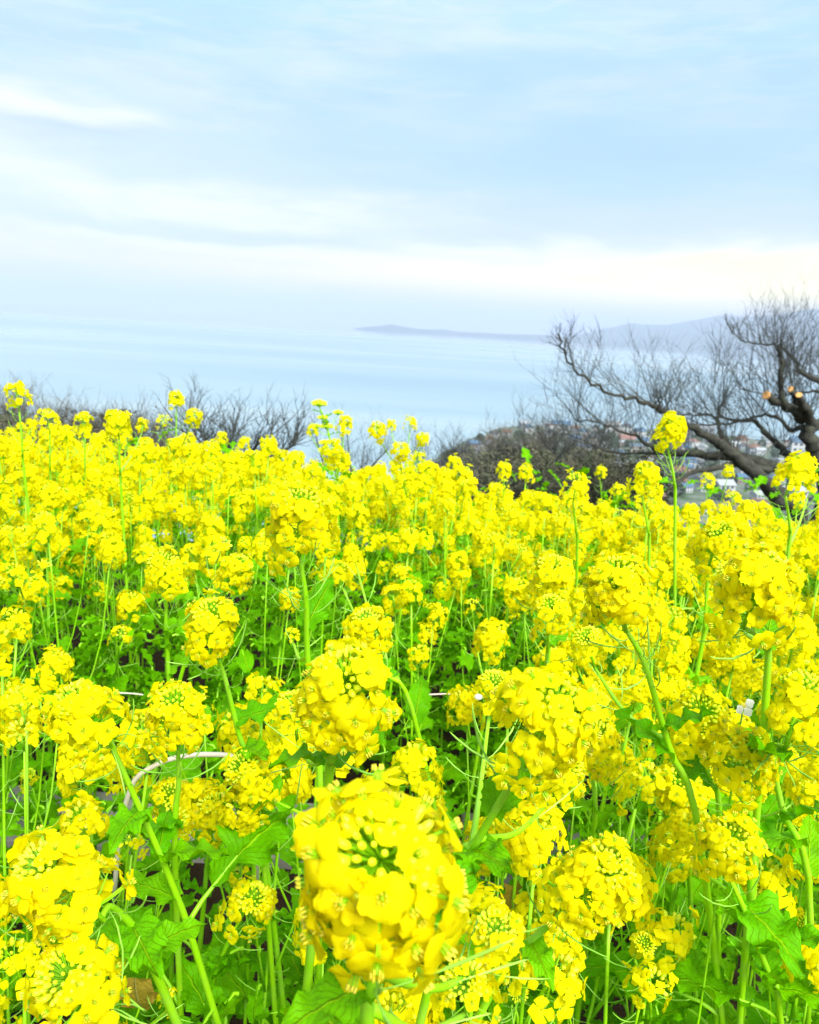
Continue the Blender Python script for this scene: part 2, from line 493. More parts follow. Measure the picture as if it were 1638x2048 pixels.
def house(x, y, wc, rc, kind, s, rz, sy=1.0, sz=1.0):
    key = (wc, rc, kind)
    if key not in house_cache: house_cache[key] = house_parts(*key)
    parts, wm = house_cache[key]
    kname = {'gable': 'gabled', 'hip': 'hipped', 'flat': 'flat-roofed'}[kind]
    lab = f'far {kname} {wc} house with {rc} roof in the coastal town behind the bare branches'
    o = empty('house', (x, y, ground_z(x, y)), lab, 'house', f'{wc} {kname} houses with {rc} roofs in the far town')
    o.rotation_euler.z = rz; o.scale = (s, s * sy, s * sz)
    for n_, me in parts: link(n_, me, o)
    for wx in (-3, 0, 3):
        for wz in ((1.4, 4.2) if s > .9 else (4.2,)):
            link('window', wm, o, Matrix.Translation((wx, -4.04, wz)))
tries = 0
while len(placed) < 170 and tries < 6000:
    tries += 1
    y = 560 + 640 * rt.random() ** .8
    x = y * rt.uniform(0.0, .56)
    if y > coast(x) - 25 or any((x - a) ** 2 + (y - b_) ** 2 < 15 ** 2 for a, b_ in placed): continue
    placed.append((x, y))
    wc = rt.choices(['white', 'cream', 'grey', 'tan'], [7, 2, 2, 1])[0]
    rc = rt.choices(['blue', 'dark grey', 'rust red', 'pale grey', 'brown'], [3, 4, 1, 4, 2])[0]
    kd = rt.choices(['gable', 'hip', 'flat'], [4, 3, 2])[0]
    house(x, y, wc, rc, kd, rt.uniform(.9, 1.5), rt.choice([0, .3, 1.2, 1.57, -.4]) + rt.uniform(-.15, .15))
# larger blocks
for px, y, wc, rc, s, sz, lab in [(1110, 1130, 'white', 'blue', 2.4, .75, 'long white hall with bright blue roof left of the small dark tree'),
                                (1215, 1120, 'white', 'pale grey', 1.9, 1.5, 'tall white apartment block seen through twigs right of the small dark tree'),
                                (1245, 1000, 'cream', 'rust red', 1.8, .9, 'cream building with rust red roof under the lowest long branch'),
                                (1400, 1150, 'grey', 'pale grey', 2.2, 1.3, 'wide grey apartment block behind the pruned tree'),
                                (1590, 1040, 'white', 'blue', 2.2, 1.1, 'white block with blue roof beside the thick pruned trunk')]:
    x = (px - 819) / FPX * y
    kd = 'gable' if rc in ('blue', 'rust red') else 'flat'
    house(x, y, wc, rc, kd, s, rt.uniform(-.2, .2), .8, sz)
    ob = COL.objects[-1]
    top = [o for o in COL.objects if o.type == 'EMPTY'][-1]
    top['label'] = lab; top['category'] = 'building'; del top['group']

def leaf_clump(r, n, seed, size):
    """foliage clump of many small tilted faces"""
    g = random.Random(seed); v, f = [], []
    for i in range(n):
        d = Vector((g.gauss(0, 1), g.gauss(0, 1), g.gauss(0, 1))).normalized()
        p_ = d * r * g.uniform(.55, 1) ** .5
        p_.z *= .85
        a = Vector((g.gauss(0, 1), g.gauss(0, 1), g.gauss(0, 1))).normalized(); b_ = a.orthogonal().normalized()
        k = len(v); s_ = size * g.uniform(.6, 1.3)
        v += [tuple(p_ - a * s_), tuple(p_ + b_ * s_ * .6), tuple(p_ + a * s_), tuple(p_ - b_ * s_ * .6)]
        f.append((k, k + 1, k + 2, k + 3))
    return MB().add(v, f)
M_far_leaf = relief_mat('far_foliage', (.025, .055, .03), (.06, .10, .045), .2)
clump = [leaf_clump(3.2, 140, s, .75) for s in range(4)]
tm = MB()
for i in range(420):
    y = 420 + 760 * rt.random() ** .8; x = y * rt.uniform(-.15, .58)
    if y > coast(x) - 15: continue
    s = rt.uniform(.8, 2.0)
    tm.add_mb(rt.choice(clump), Matrix.Translation((x, y, ground_z(x, y) + 2.4 * s)) @ Matrix.Rotation(rt.uniform(0, 6), 4, 'Z') @ Matrix.Diagonal((s, s, s * 1.1, 1)))
o = link('town_trees', tm.mesh('town_trees', [M_far_leaf], False))
tag(o, 'dark evergreen trees scattered as one mass among the far town houses', 'trees', kind='stuff')

# ------------------------------------------------------------------ bare trees
m, t = new_mat('bark_dark')
pos = t.n('ShaderNodeNewGeometry').outputs['Position']
nb = t.noise(pos, 14, 5, .7)
cc = t.mix(t.ramp(nb, [(.35, 0), (.7, 1)]), (.014, .014, .011), (.060, .062, .045))
cc = t.mix(t.ramp(t.noise(pos, 5, 4, .6), [(.52, 0), (.66, .5)]), cc, (.06, .085, .045))
bp = t.n('ShaderNodeBump', {'Height': nb, 'Strength': 1, 'Distance': .03})
p = t.n('ShaderNodeBsdfPrincipled', {'Base Color': cc, 'Roughness': .85, 'Normal': bp.outputs[0]})
t.n('ShaderNodeOutputMaterial', {0: p.outputs[0]})
M_bark = m
M_cut = stem_mat('cut_wood_orange', (.75, .42, .14), (.62, .30, .09), .7)
M_twig = relief_mat('twig_grey_brown', (.028, .036, .034), (.065, .068, .055), 3)
M_twig_r = relief_mat('twig_reddish_brown', (.085, .078, .052), (.16, .14, .10), 2)

def twig_fan(mb, p0, d, L, r, g, depth, up=.25, sides=3, px_lim=1):
    """recursive fine branching; everything goes to mb"""
    n = 4
    pts, rad = [p0], [r]
    pnt, dd = p0.copy(), d.normalized()
    for i in range(n):
        dd = (dd + Vector((g.gauss(0, .14), g.gauss(0, .14), g.gauss(0, .10) + up * .22))).normalized()
        pnt = pnt + dd * (L / n)
        pts.append(pnt); rad.append(r * (1 - .75 * (i + 1) / n))
    mb.tube(pts, rad, sides, cap=False)
    if depth > 0:
        for k in range(g.randint(3, 4) if depth > 1 else g.randint(2, 3)):
            i = g.randint(1, n)
            q = pts[i]
            base_d = (pts[i] - pts[i - 1]).normalized()
            side = Vector((g.gauss(0, 1), g.gauss(0, 1), g.gauss(0, .6)))
            side = (side - base_d * side.dot(base_d)).normalized()
            nd = (base_d + side * g.uniform(.55, 1.3) + Vector((0, 0, up * .5))).normalized()
            twig_fan(mb, q, nd, L * g.uniform(.45, .75), max(r * .5, .0016), g, depth - 1, up, sides)

def limb(parent, pts, r0, r1, name='limb', sides=8, g=None, cut=False):
    """part of a tree; returns sampled path + radii"""
    P = smooth_path(pts, max(8, len(pts) * 4))
    n = len(P)
    g = g or rnd
    P = [p_ + Vector((g.gauss(0, 1), g.gauss(0, 1), g.gauss(0, 1))) * (r0 * .16 if 0 < i < n - 1 else 0) for i, p_ in enumerate(P)]
    rad = [(r0 + (r1 - r0) * (i / (n - 1)) if (cut or r1 > r0 * .5) else r1 + (r0 - r1) * (1 - i / (n - 1)) ** 2.1) * (1 + .10 * math.sin(i * 1.9 + r0 * 99)) for i in range(n)]
    mb = MB(); mb.tube(P, rad, sides)
    off = parent.location
    v, uv = mb.arr(); mb.v[0] = v - np.array(off)
    o = link(name, mb.mesh(name, [M_bark]), parent)
    if cut:
        d = (P[-1] - P[-2]).normalized(); a = d.orthogonal().normalized(); b_ = d.cross(a)
        cb = MB()
        ring = [P[-1] + d * (.002 + .006) + (a * math.cos(k * .7854) + b_ * math.sin(k * .7854)) * rad[-1] * 1.02 - off for k in range(8)]
        ring2 = [p_ - d * .03 for p_ in ring]
        cb.add([tuple(p_) for p_ in ring2 + ring], [tuple(range(8, 16))] + [(k, (k + 1) % 8, 8 + (k + 1) % 8, 8 + k) for k in range(8)])
        co = link('cut_end', cb.mesh('cut_end', [M_cut], False), o)
        co['label'] = 'pale orange sawn end of a pruned branch'
    return P, rad

def fine(parent, mb, mat, name='twigs', lab=None):
    v, uv = mb.arr(); mb.v[0] = v - np.array(parent.location)
    o = link(name, mb.mesh(name, [mat]), parent)
    o['kind'] = 'stuff'
    return o

# the big pruned cherry tree on the right, about 13 m away
g = random.Random(3)
TD = 13.0
def tp(pts, d0=0.0, d1=0.0):
    n = len(pts)
    return [at_y(px, py, TD + d0 + (d1 - d0) * i / (n - 1)) for i, (px, py) in enumerate(pts)]
tr = empty('cherry_tree', Vector((at_y(1600, 950, TD).x, TD, ground_z(at_y(1600, 950, TD).x, TD))), 'large bare cherry tree with thick pruned limbs and orange cut ends against the sea', 'tree')
K = TD / FPX / math.cos(PITCH)
base = tr.location
twm = MB()
spec = [
 # name, pts, r0px, r1px, cut, d0, d1, twig spacing / length / dir
 ('limb', [(1560, 1010), (1538, 966), (1473, 915), (1446, 893), (1420, 874), (1376, 848), (1320, 818), (1292, 806), (1241, 792), (1185, 768), (1148, 738), (1124, 700), (1116, 668)], 17, 1.5, False, 0, -1.6, 1.0),
 ('limb', [(1549, 934), (1460, 913), (1381, 907), (1320, 904), (1303, 896), (1272, 874), (1236, 862), (1200, 845), (1150, 838)], 13, 1.4, False, .2, -.8, .7),
 ('limb', [(1381, 907), (1310, 906), (1236, 906), (1197, 896), (1160, 878), (1122, 866)], 4, 1.0, False, -.3, .8, .5),
 ('limb', [(1600, 960), (1577, 912), (1557, 890), (1529, 860), (1501, 841), (1446, 837), (1404, 829), (1360, 829), (1310, 812)], 11, 1.6, False, .4, .9, 1.0),
 ('limb', [(1610, 853), (1582, 860), (1566, 843), (1535, 829), (1501, 837), (1454, 848), (1400, 851), (1350, 842)], 6, 1.6, False, .1, 1.2, .9),
 ('limb', [(1348, 970), (1381, 946), (1432, 936), (1473, 929), (1540, 940)], 3.5, 7, False, -.8, 0, .3),
 ('limb', [(1603, 838), (1599, 826), (1571, 812), (1532, 790)], 12, 7.5, True, 0, -.5, .2),
 ('limb', [(1622, 850), (1608, 822), (1594, 800), (1581, 778)], 10, 6, True, 0, -.4, .2),
 ('limb', [(1624, 850), (1616, 824), (1604, 806), (1598, 790)], 9, 6, True, 0, -.7, 0),
 ('limb', [(1565, 806), (1562, 770), (1563, 735), (1563, 714), (1554, 696)], 5.5, 4, False, -.45, -.5, .6),
 ('limb', [(1760, 850), (1700, 852), (1638, 850), (1610, 856)], 12, 12, False, .3, 0, .3),
 ('limb', [(1720, 800), (1680, 780), (1638, 762), (1602, 744), (1590, 720), (1570, 700), (1543, 688), (1501, 686), (1471, 672), (1454, 646)], 9, 1.0, False, .6, -.8, 1.0),
 ('limb', [(1700, 830), (1640, 785), (1590, 788), (1540, 790), (1480, 778)], 5, 1.0, False, .9, .2, 1.1),
 ('limb', [(1473, 918), (1440, 862), (1436, 825), (1452, 790)], 8, 2.0, False, 0, .3, 1.2),
]
trunkP, trunkR = limb(tr, [base + Vector((.1, 0, -.3)), at_y(1650, 990, TD), at_y(1634, 930, TD), at_y(1627, 890, TD), at_y(1616, 852, TD)], 17 * K, 13 * K, 'trunk', 12, g)
limb(tr, [base + Vector((.1, 0, -.2)), at_y(1600, 1040, TD), at_y(1560, 1000, TD), at_y(1535, 966, TD)], 17 * K, 16 * K, 'trunk', 12, g)
for nm, pts, a, b_, cut, d0, d1, tw in spec:
    P, rad = limb(tr, tp(pts, d0, d1), a * K, b_ * K, nm, 8, g, cut)
    if tw > 0:
        n = len(P)
        for i in range(1, n):
            if rad[i] > 12 * K: continue
            for _ in range(2):
                if g.random() > tw * .42: continue
                d = (P[i] - P[i - 1]).normalized()
                nd = (d * .5 + Vector((g.gauss(0, .35), g.gauss(0, .45), g.uniform(.3, 1.1)))).normalized()
                qx, qy = project(P[i])
            lim = np.interp(qx, [1080, 1130, 1300, 1420, 1470, 1640], [690, 655, 690, 700, 640, 600])
            room = max(.12, (qy - lim) / FPX * TD * .80)
            twig_fan(twm, P[i], nd, min(g.uniform(.5, 1.15), room), g.uniform(.7, 1.25) * K, g, 2, .30)
# bunch of upright water shoots
for k in range(16):
    p0 = at_y(g.uniform(1300, 1352), g.uniform(800, 830), TD - .9)
    twig_fan(twm, p0, Vector((g.gauss(0, .25), g.gauss(0, .3), 1)), g.uniform(.25, .5), 1.2 * K, g, 1, .5)
for k in range(16):
    p0 = at_y(g.uniform(1380, 1660), g.uniform(740, 850), TD + g.uniform(-.6, 1.2))
    twig_fan(twm, p0, Vector((g.gauss(-.1, .35), g.gauss(0, .3), 1)), g.uniform(.4, .75), 1.2 * K, g, 2, .5)
fine(tr, twm, M_twig)

def auto_tree(px, top_py, y, width_px, seed, lab, group=None, density=1.0, mat=None, fork_px=None, name='cherry_tree', ndep=2, thick=1.0):
    """spreading bare tree whose crown top reaches top_py at distance y"""
    g = random.Random(seed)
    mat = mat or M_twig
    top = at_y(px, top_py, y)
    z0 = ground_z(top.x, y)
    H = top.z - z0
    o = empty(name, (top.x, y, z0), lab, 'tree' if 'tree' in name else 'shrub', group)
    k = y / FPX
    half = width_px * k / 2
    fork = Vector((top.x + g.uniform(-.2, .2), y, z0 + H * g.uniform(.66, .72)))
    if name == 'cherry_tree':
        limb(o, [Vector((top.x, y, z0 - .2)), Vector((top.x + .05, y, z0 + H * .25)), fork], .16 * thick, .13 * thick, 'trunk', 10, g)
    else: fork.z = z0 + H * .45
    mb = MB()
    nl = g.randint(7, 9)
    for i in range(nl):
        ang = 2 * math.pi * (i + g.uniform(-.3, .3)) / nl
        rr = half * g.uniform(.75, 1.0)
        end = Vector((top.x + math.cos(ang) * rr, y + math.sin(ang) * min(rr, 2.2), z0 + H * g.uniform(.78, .93)))
        mid = fork.lerp(end, .5) + Vector((g.gauss(0, .2), g.gauss(0, .2), -.18 * H * .3))
        P, rad = limb(o, [fork, mid, end], .085 * thick, .016, 'limb', 7, g)
        for j in range(2, len(P)):
            for _ in range(7 if density > 1.5 else 3):
                if g.random() < .75 * density:
                    d = (P[j] - P[j - 1]).normalized()
                    nd = (d * .6 + Vector((g.gauss(0, .5), g.gauss(0, .5), g.uniform(.0, .9)))).normalized()
                    twig_fan(mb, P[j], nd, min(.85, H * .18) * g.uniform(.6, 1.1), .012 * thick, g, ndep, .35)
    fine(o, mb, mat)
    return o

auto_tree(485, 822, 17, 300, 21, 'spreading bare cherry tree with dark crooked limbs rising behind the field against the sea', density=.9, thick=1.3)
auto_tree(250, 838, 21, 190, 22, 'bare tree with one dark slanting limb beside the brown thicket', density=1.2, mat=M_twig_r, thick=1.2)
auto_tree(700, 840, 27, 170, 23, 'faint thin bare tree behind the tall green flower shoots', density=.55, ndep=2, thick=.8)
auto_tree(890, 876, 26, 150, 26, 'small blue-grey bare tree at the brown shrub mass', density=.6, thick=.9)
auto_tree(1150, 828, 20, 190, 24, 'small dark forked bare tree in front of the town', density=.7, thick=1.1)
for i, (px, py, y, wpx, s) in enumerate([(-20, 792, 25, 190, 31), (70, 812, 24, 170, 32), (160, 828, 26, 170, 33), (215, 842, 23, 150, 36)]):
    auto_tree(px, py, y, wpx, s, ['tallest brown thicket tree cut by the left edge of the picture', 'brown thicket tree behind the second and third heads from the left edge', 'low brown thicket tree farthest off, between the thicket heads and the slanting-limb tree', 'lowest brown thicket tree at the right end of the thicket'][i], 'thicket trees behind the left end of the field', density=2.6, mat=M_twig_r, name='thicket_tree')
for i, (px, py, y, wpx, s, lab) in enumerate([(960, 900, 19, 120, 41, 'grey-brown leafless shrub at the near side of the brown shrub mass'), (1030, 890, 21, 150, 42, 'broad brown leafless shrub in the middle of the shrub mass'),
                                         (1105, 886, 22, 130, 43, 'reddish brown shrub in front of the blue-roofed hall'), (1000, 930, 17, 170, 44, 'low tangled dark shrub just behind the yellow flowers'),
                                         (1120, 940, 17, 130, 45, 'low dark shrub below the small forked tree'), (1230, 955, 18, 150, 46, 'sparse low shrub under the longest branch of the big tree')]):
    auto_tree(px, py, y, wpx, s, lab, density=2.6, mat=M_twig_r if i in (1, 2, 5) else M_twig, name='bare_shrub')

# scrub on the slope just beyond the field
M_scrub = relief_mat('scrub_leaves', (.035, .055, .025), (.11, .10, .065), 2.5)
sclump = [leaf_clump(.34, 150, 60 + s_, .035) for s_ in range(4)]
scm = MB(); gs = random.Random(8)
for k in range(330):
    if k < 210: px, py, y = gs.uniform(880, 1340), gs.uniform(915, 1040), gs.uniform(14, 18)
    else: px, py, y = gs.uniform(-60, 330), gs.uniform(835, 930), gs.uniform(19, 22)
    s_ = gs.uniform(.5, 1.1)
    scm.add_mb(gs.choice(sclump), Matrix.Translation(at_y(px, py, y)) @ Matrix.Rotation(gs.uniform(0, 6), 4, 'Z') @ Matrix.Scale(s_, 4))
o = link('hillside_scrub', scm.mesh('hillside_scrub', [M_scrub], False)); tag(o, 'dark tangled scrub filling the slope just beyond the rapeseed field', 'scrub', kind='stuff')

# ------------------------------------------------------------------ rapeseed templates
def petal(L, W, nu, nv, g, curl=0.0):
    v, f, uv = [], [], []
    w1, w2, w3 = g.uniform(-1, 1), g.uniform(-1, 1), g.uniform(0, 6.28)
    asym = g.uniform(-.12, .12)
    for i in range(nu + 1):
        u = i / nu
        if u < .28: hw = .16 + .20 * (u / .28)
        else:
            s = (u - .28) / .72
            hw = .36 + (1 - .36) * math.sin(min(1, s / .55) * math.pi / 2)
            if s > .55: hw *= 1 - .42 * ((s - .55) / .45) ** 2
        for j in range(nv + 1):
            s_ = (j / nv - .5) * 2
            y = s_ * hw * W + asym * u * W
            rr = L * (u ** 1.15) * (1 - .24 * abs(s_) ** 2.2 * u * u - .05 * max(0, 1 - 3 * abs(s_)) * u ** 3)
            z = .0040 * min(1, u / .35) ** .7 - L * .04 * u * u + curl * L * u * u - .0012 * (s_ * s_) * u
            z += .0008 * u * math.sin(s_ * 3 * w1 + w3) + .0009 * w2 * u * s_
            v.append((rr, y, z)); uv.append((u, s_ * .5 + .5))
    for i in range(nu):
        for j in range(nv):
            a = i * (nv + 1) + j
            f.append((a, a + nv + 1, a + nv + 2, a + 1))
    return MB().add(v, f, 0, uv)

def spheroid(mb, M, mi=0, seg=6, rings=3):
    v = [(0, 0, -1)]
    for i in range(1, rings + 1):
        th = math.pi * i / (rings + 1)
        for k in range(seg):
            a = 2 * math.pi * k / seg
            v.append((math.sin(th) * math.cos(a), math.sin(th) * math.sin(a), -math.cos(th)))
    v.append((0, 0, 1))
    f = [(0, 1 + (k + 1) % seg, 1 + k) for k in range(seg)]
    for i in range(rings - 1):
        for k in range(seg):
            a = 1 + i * seg
            f.append((a + k, a + (k + 1) % seg, a + seg + (k + 1) % seg, a + seg + k))
    e = len(v) - 1; a = 1 + (rings - 1) * seg
    f += [(a + k, a + (k + 1) % seg, e) for k in range(seg)]
    mb.add(v, f, mi, None, M)

PED = .027
def flower(g, nu, nv, stamens=True, ped=True, open_=1.0, ped_sides=4):
    """+Z is the facing axis, the pedicel base is the origin, the petals sit at z = PED. Materials: petal, stem, anther"""
    mb = MB()
    tw = g.uniform(-.25, .25)
    for k in range(4):
        pl = petal(g.uniform(.0108, .0128), g.uniform(.0056, .0068), nu, nv, g, g.uniform(-.25, .25))
        tilt = g.uniform(-.25, .38) + (1 - open_) * 1.1
        M = Matrix.Translation((0, 0, PED)) @ Matrix.Rotation(k * math.pi / 2 + g.uniform(-.12, .12) + tw, 4, 'Z') @ Matrix.Rotation(-tilt, 4, 'Y')
        mb.add_mb(pl, M)
    if ped: mb.tube([(0, 0, 0), (g.uniform(-.001, .001), .0006, PED * .5), (0, 0, PED + .001)], [.0007, .0006, .0009], ped_sides, 1, False)
    if stamens:
        for k in range(6):
            a = k * 1.047 + .3
            r = .0018
            b0 = Vector((math.cos(a) * .0008, math.sin(a) * .0008, PED)); b1 = Vector((math.cos(a) * r, math.sin(a) * r, PED + .0065))
            mb.tube([b0, b1], [.0002, .0002], 3, 1, False)
            mb.tube([b1, b1 + Vector((0, 0, .0018))], [.0006, .0004], 3, 2, False)
        mb.tube([(0, 0, PED), (0, 0, PED + .007)], [.0006, .0004], 4, 1)
    return mb
MF = [M_petal, M_stem, M_anther]
gp = random.Random(77)
fl_hi_mb = [flower(gp, 6, 4) for _ in range(8)]
fl_hi = [b.mesh('flower', MF) for b in fl_hi_mb]
fl_half = [flower(gp, 6, 4, open_=.35).mesh('flower_half_open', MF) for _ in range(3)]
fl_mid = [flower(gp, 3, 2, False, True, 1, 3) for _ in range(6)]

def dir_mat(p0, d, spin, s=1.0):
    q = Vector(d).to_track_quat('Z', 'Y')
    return Matrix.Translation(p0) @ q.to_matrix().to_4x4() @ Matrix.Rotation(spin, 4, 'Z') @ Matrix.Scale(s, 4)

def raceme_layout(g, n=36, dense=1.0, top_open=.95):
    """list of (base, dir, spin, scale, openness) for open flowers; head apex at z=0"""
    out = []
    a1, a2 = g.uniform(0, 6.28), g.uniform(0, 6.28)
    for i in range(n):
        t_ = i / (n - 1)
        phi = i * 2.39996 + g.uniform(-.35, .35)
        # uneven: one flank hangs lower, another is thin
        if t_ > .35 and g.random() < .55 * max(0, math.cos(phi - a1)) * t_: continue
        s = .004 + .036 * t_ + .018 * t_ * t_ * max(0, math.cos(phi - a2))
        th = R(56 + 44 * t_ + g.gauss(0, 12))
        d = Vector((math.sin(th) * math.cos(phi), math.sin(th) * math.sin(phi), math.cos(th)))
        sc_ = g.uniform(.80, 1.15) * (1.0 + .10 * t_)
        out.append((Vector((0, 0, -s)), d, phi + g.uniform(-.4, .4), sc_))
    return out

def bud_cluster(g, n=30, R0=.013, seg=6, rings=3, ped=True, big=1.0):
    mb = MB()
    for i in range(n):
        q = math.sqrt((i + .5) / n)
        phi = i * 2.39996
        th = q * 1.15
        d = Vector((math.sin(th) * math.cos(phi), math.sin(th) * math.sin(phi), math.cos(th)))
        base_ = Vector((0, 0, -.006))
        L = R0 * g.uniform(.9, 1.15) * (1 - .06 * q) + .007
        tip = base_ + d * L
        s = (.0013 + .0015 * q) * big * g.uniform(.85, 1.15)
        spheroid(mb, dir_mat(tip, d, 0) @ Matrix.Diagonal((s, s, s * (1.5 + .5 * q), 1)), 0, seg, rings)
        if ped: mb.tube([base_ * .8, tip], [.0005, .0006], 3, 1, False)
    return mb
MBUD = [M_bud, M_stem]
bud_hi = [bud_cluster(gp, 60, .015, big=.92).mesh('bud_cluster', MBUD) for _ in range(3)]
bud_green = [bud_cluster(gp, 36, .014, big=1.25).mesh('bud_cluster', MBUD) for _ in range(2)]

def head_mid(g, n=30, sparse=False):
    """a whole flower head as one mesh, for heads whose single flowers are small in the picture"""
    mb = MB()
    for base_, d, spin, s in raceme_layout(g, n):
        if sparse and g.random() < .35: continue
        # facing: outward, bent upward
        nd = (d + Vector((g.gauss(0, .18), g.gauss(0, .18), .22 + g.gauss(0, .15)))).normalized()
        mb.add_mb(g.choice(fl_mid), dir_mat(base_, nd, spin, s))
    bc = bud_cluster(g, 14, .014, 5, 2, False, 1.4)
    v, uv = bc.arr(); mb.add(v, bc.f, 3, uv)
    mb.tube([(0, 0, -.06), (0, 0, -.01)], [.0022, .0016], 5, 1)
    return mb.mesh('flower_head', MF + [M_bud])
heads_mid = [head_mid(gp, gp.choice([38, 44, 50])) for _ in range(7)] + [head_mid(gp, 30, True) for _ in range(2)]
heads_small = [head_mid(gp, 14, True) for _ in range(3)]

def pod(g, L=.045, sides=4):
    """seed pod on its stalk, growing along +X and curving up"""
    mb = MB()
    pts = [(0, 0, 0), (.012, 0, .001), (.020, 0, .004), (.020 + L * .45, 0, .010 + L * .12), (.020 + L * .8, 0, .012 + L * .42), (.020 + L * .95, 0, .012 + L * .62)]
    b_ = g.uniform(-.006, .006)
    pts = [(x, b_ * (x / .06) ** 2, z) for x, y, z in pts]
    mb.tube(pts, [.0005, .0005, .0008, .0010, .0008, .0002], sides)
    return mb
pods = [pod(gp, gp.uniform(.025, .045)) for _ in range(4)]
pod_me = [b.mesh('seed_pod', [M_pod]) for b in pods]

def leaf(L, W, g, lobed=False, nu=16, nv=4, petiole=.0, droop=.5):
    """leaf blade along +X, top side +Z"""
    v, f, uv = [], [], []
    ph = g.uniform(0, 6)
    for i in range(nu + 1):
        u = i / nu
        hw = math.sin(math.pi * min(1, u ** .75 * .97 + .03)) ** .7
        if not lobed: hw = max(hw, .62 * (1 - u) ** 2)
        else: hw *= (.35 + .65 * sstep(.15, .55, u)) * (1 + .30 * math.sin(u * 22 + ph) * (1 - u))
        hw *= 1 + (.10 if i % 2 else -.07)
        if i == nu: hw = .02
        x = petiole + L * u
        for j in range(nv + 1):
            s_ = (j / nv - .5) * 2
            y = s_ * hw * W
            bend = -droop * L * (u ** 2) * .5
            z = bend + .22 * W * abs(s_) ** 1.3 + .34 * W * math.sin(u * 19 + ph + (2 if s_ > 0 else 0)) * s_ * s_ + .05 * W * math.sin(u * 31 + s_ * 4 + ph)
            v.append((x * (1 - .12 * droop * u * u) + (.25 * hw * W * s_ * s_ * -1), y, z)); uv.append((u, s_ * .5 + .5))
    for i in range(nu):
        for j in range(nv):
            a = i * (nv + 1) + j
            f.append((a, a + nv + 1, a + nv + 2, a + 1))
    mb = MB().add(v, f, 0, uv)
    if petiole > 0: mb.tube([(0, 0, 0), (petiole * .6, 0, .003), (petiole + L * .3, 0, -.003)], [.0028, .0024, .0010], 5, 1, False)
    return mb
leaves_s = [leaf(.075, .018, gp, nu=18, droop=gp.uniform(.1, .8)) for _ in range(5)]
leaves_l = [leaf(.125, .034, gp, True, nu=22, nv=6, petiole=.04, droop=gp.uniform(.3, 1.1)) for _ in range(5)]
ML = [M_leaf, M_stem]
leaf_s_me = [b.mesh('leaf', ML) for b in leaves_s]
leaf_l_me = [b.mesh('leaf', ML) for b in leaves_l]
lleaf_low = [leaf(.12, .034, gp, True, 12, 4, .03, gp.uniform(.3, 1)) for _ in range(4)]

# ------------------------------------------------------------------ plants
def orient(p0, axis, spin, s):
    return dir_mat(p0, axis, spin, s)

def put_head_hi(plant, off, p0, axis, size, g, nflow, half=3):
    """head with every flower an object of its own; size = scale"""
    hm = orient(p0 - off, axis, g.uniform(0, 6.28), size)
    rb = MB(); rb.tube([(0, 0, -.062), (0, 0, -.03), (0, 0, -.010)], [.0024, .0021, .0015], 6)
    hd = link('flower_head', rb.mesh('head_stalk', [M_stem]), plant, hm)
    link('bud_cluster', g.choice(bud_hi), hd, Matrix.Translation((0, 0, .002)) @ Matrix.Scale(.98, 4))
    for i, (b_, d, spin, s) in enumerate(raceme_layout(g, nflow)):
        nd = (d + Vector((0, 0, .18)) + Vector((g.gauss(0, .2), g.gauss(0, .2), g.gauss(0, .2)))).normalized()
        link('flower', g.choice(fl_hi), hd, dir_mat(b_, nd, spin, s * g.uniform(.80, 1.0)))
    for i in range(half):
        phi = g.uniform(0, 6.28); th = .75
        d = Vector((math.sin(th) * math.cos(phi), math.sin(th) * math.sin(phi), math.cos(th)))
        link('flower', g.choice(fl_half), hd, dir_mat(Vector((0, 0, -.006)), d, phi, .75))
    return hd

def stem_part(plant, off, pts, r0, r1, name='stem', sides=8, n=14):
    P = smooth_path([p_ - off for p_ in pts], n)
    rad = [r0 + (r1 - r0) * i / (n - 1) for i in range(n)]
    mb = MB(); mb.tube(P, rad, sides)
    return link(name, mb.mesh(name, [M_stem]), plant), P

def add_pods(par, P, g, frac0, frac1, n, single=True):
    """P runs from the ground up; pods between two fractions of the path"""
    mb = MB()
    for k in range(n):
        t_ = frac0 + (frac1 - frac0) * (k + g.uniform(0, .8)) / n
        i = t_ * (len(P) - 1); a = int(min(i, len(P) - 2)); p_ = P[a].lerp(P[a + 1], i - a)
        ax = (P[a + 1] - P[a]).normalized()
        phi = k * 2.4 + g.uniform(-.3, .3)
        s = g.uniform(.75, 1.1) * (1.05 - .35 * (k / n))
        M = dir_mat(p_, ax, phi, s) @ Matrix.Rotation(g.uniform(-.5, .1), 4, 'Y')
        if single: link('seed_pod', g.choice(pod_me), par, M)
        else: mb.add_mb(g.choice(pods), M)
    if not single and n:
        o = link('seed_pods', mb.mesh('seed_pods', [M_pod]), par); o['kind'] = 'stuff'; return o

def add_leaves(plant, P, g, n, f0, f1, big_below=.35, scale=1.0):
    for k in range(n):
        t_ = f0 + (f1 - f0) * (k + g.uniform(0, .9)) / n
        i = t_ * (len(P) - 1); a = int(min(i, len(P) - 2)); p_ = P[a].lerp(P[a + 1], i - a)
        phi = k * 2.4 + g.uniform(-.5, .5)
        big = t_ < big_below
        M = Matrix.Translation(p_) @ Matrix.Rotation(phi, 4, 'Z') @ Matrix.Rotation(g.uniform(-.9, -.1), 4, 'Y') @ Matrix.Rotation(g.uniform(-.3, .3), 4, 'X') @ Matrix.Scale(scale * g.uniform(.8, 1.25) * (1.0 if big else 1.05 - .3 * t_), 4)
        link('leaf', g.choice(leaf_l_me if big else leaf_s_me), plant, M)

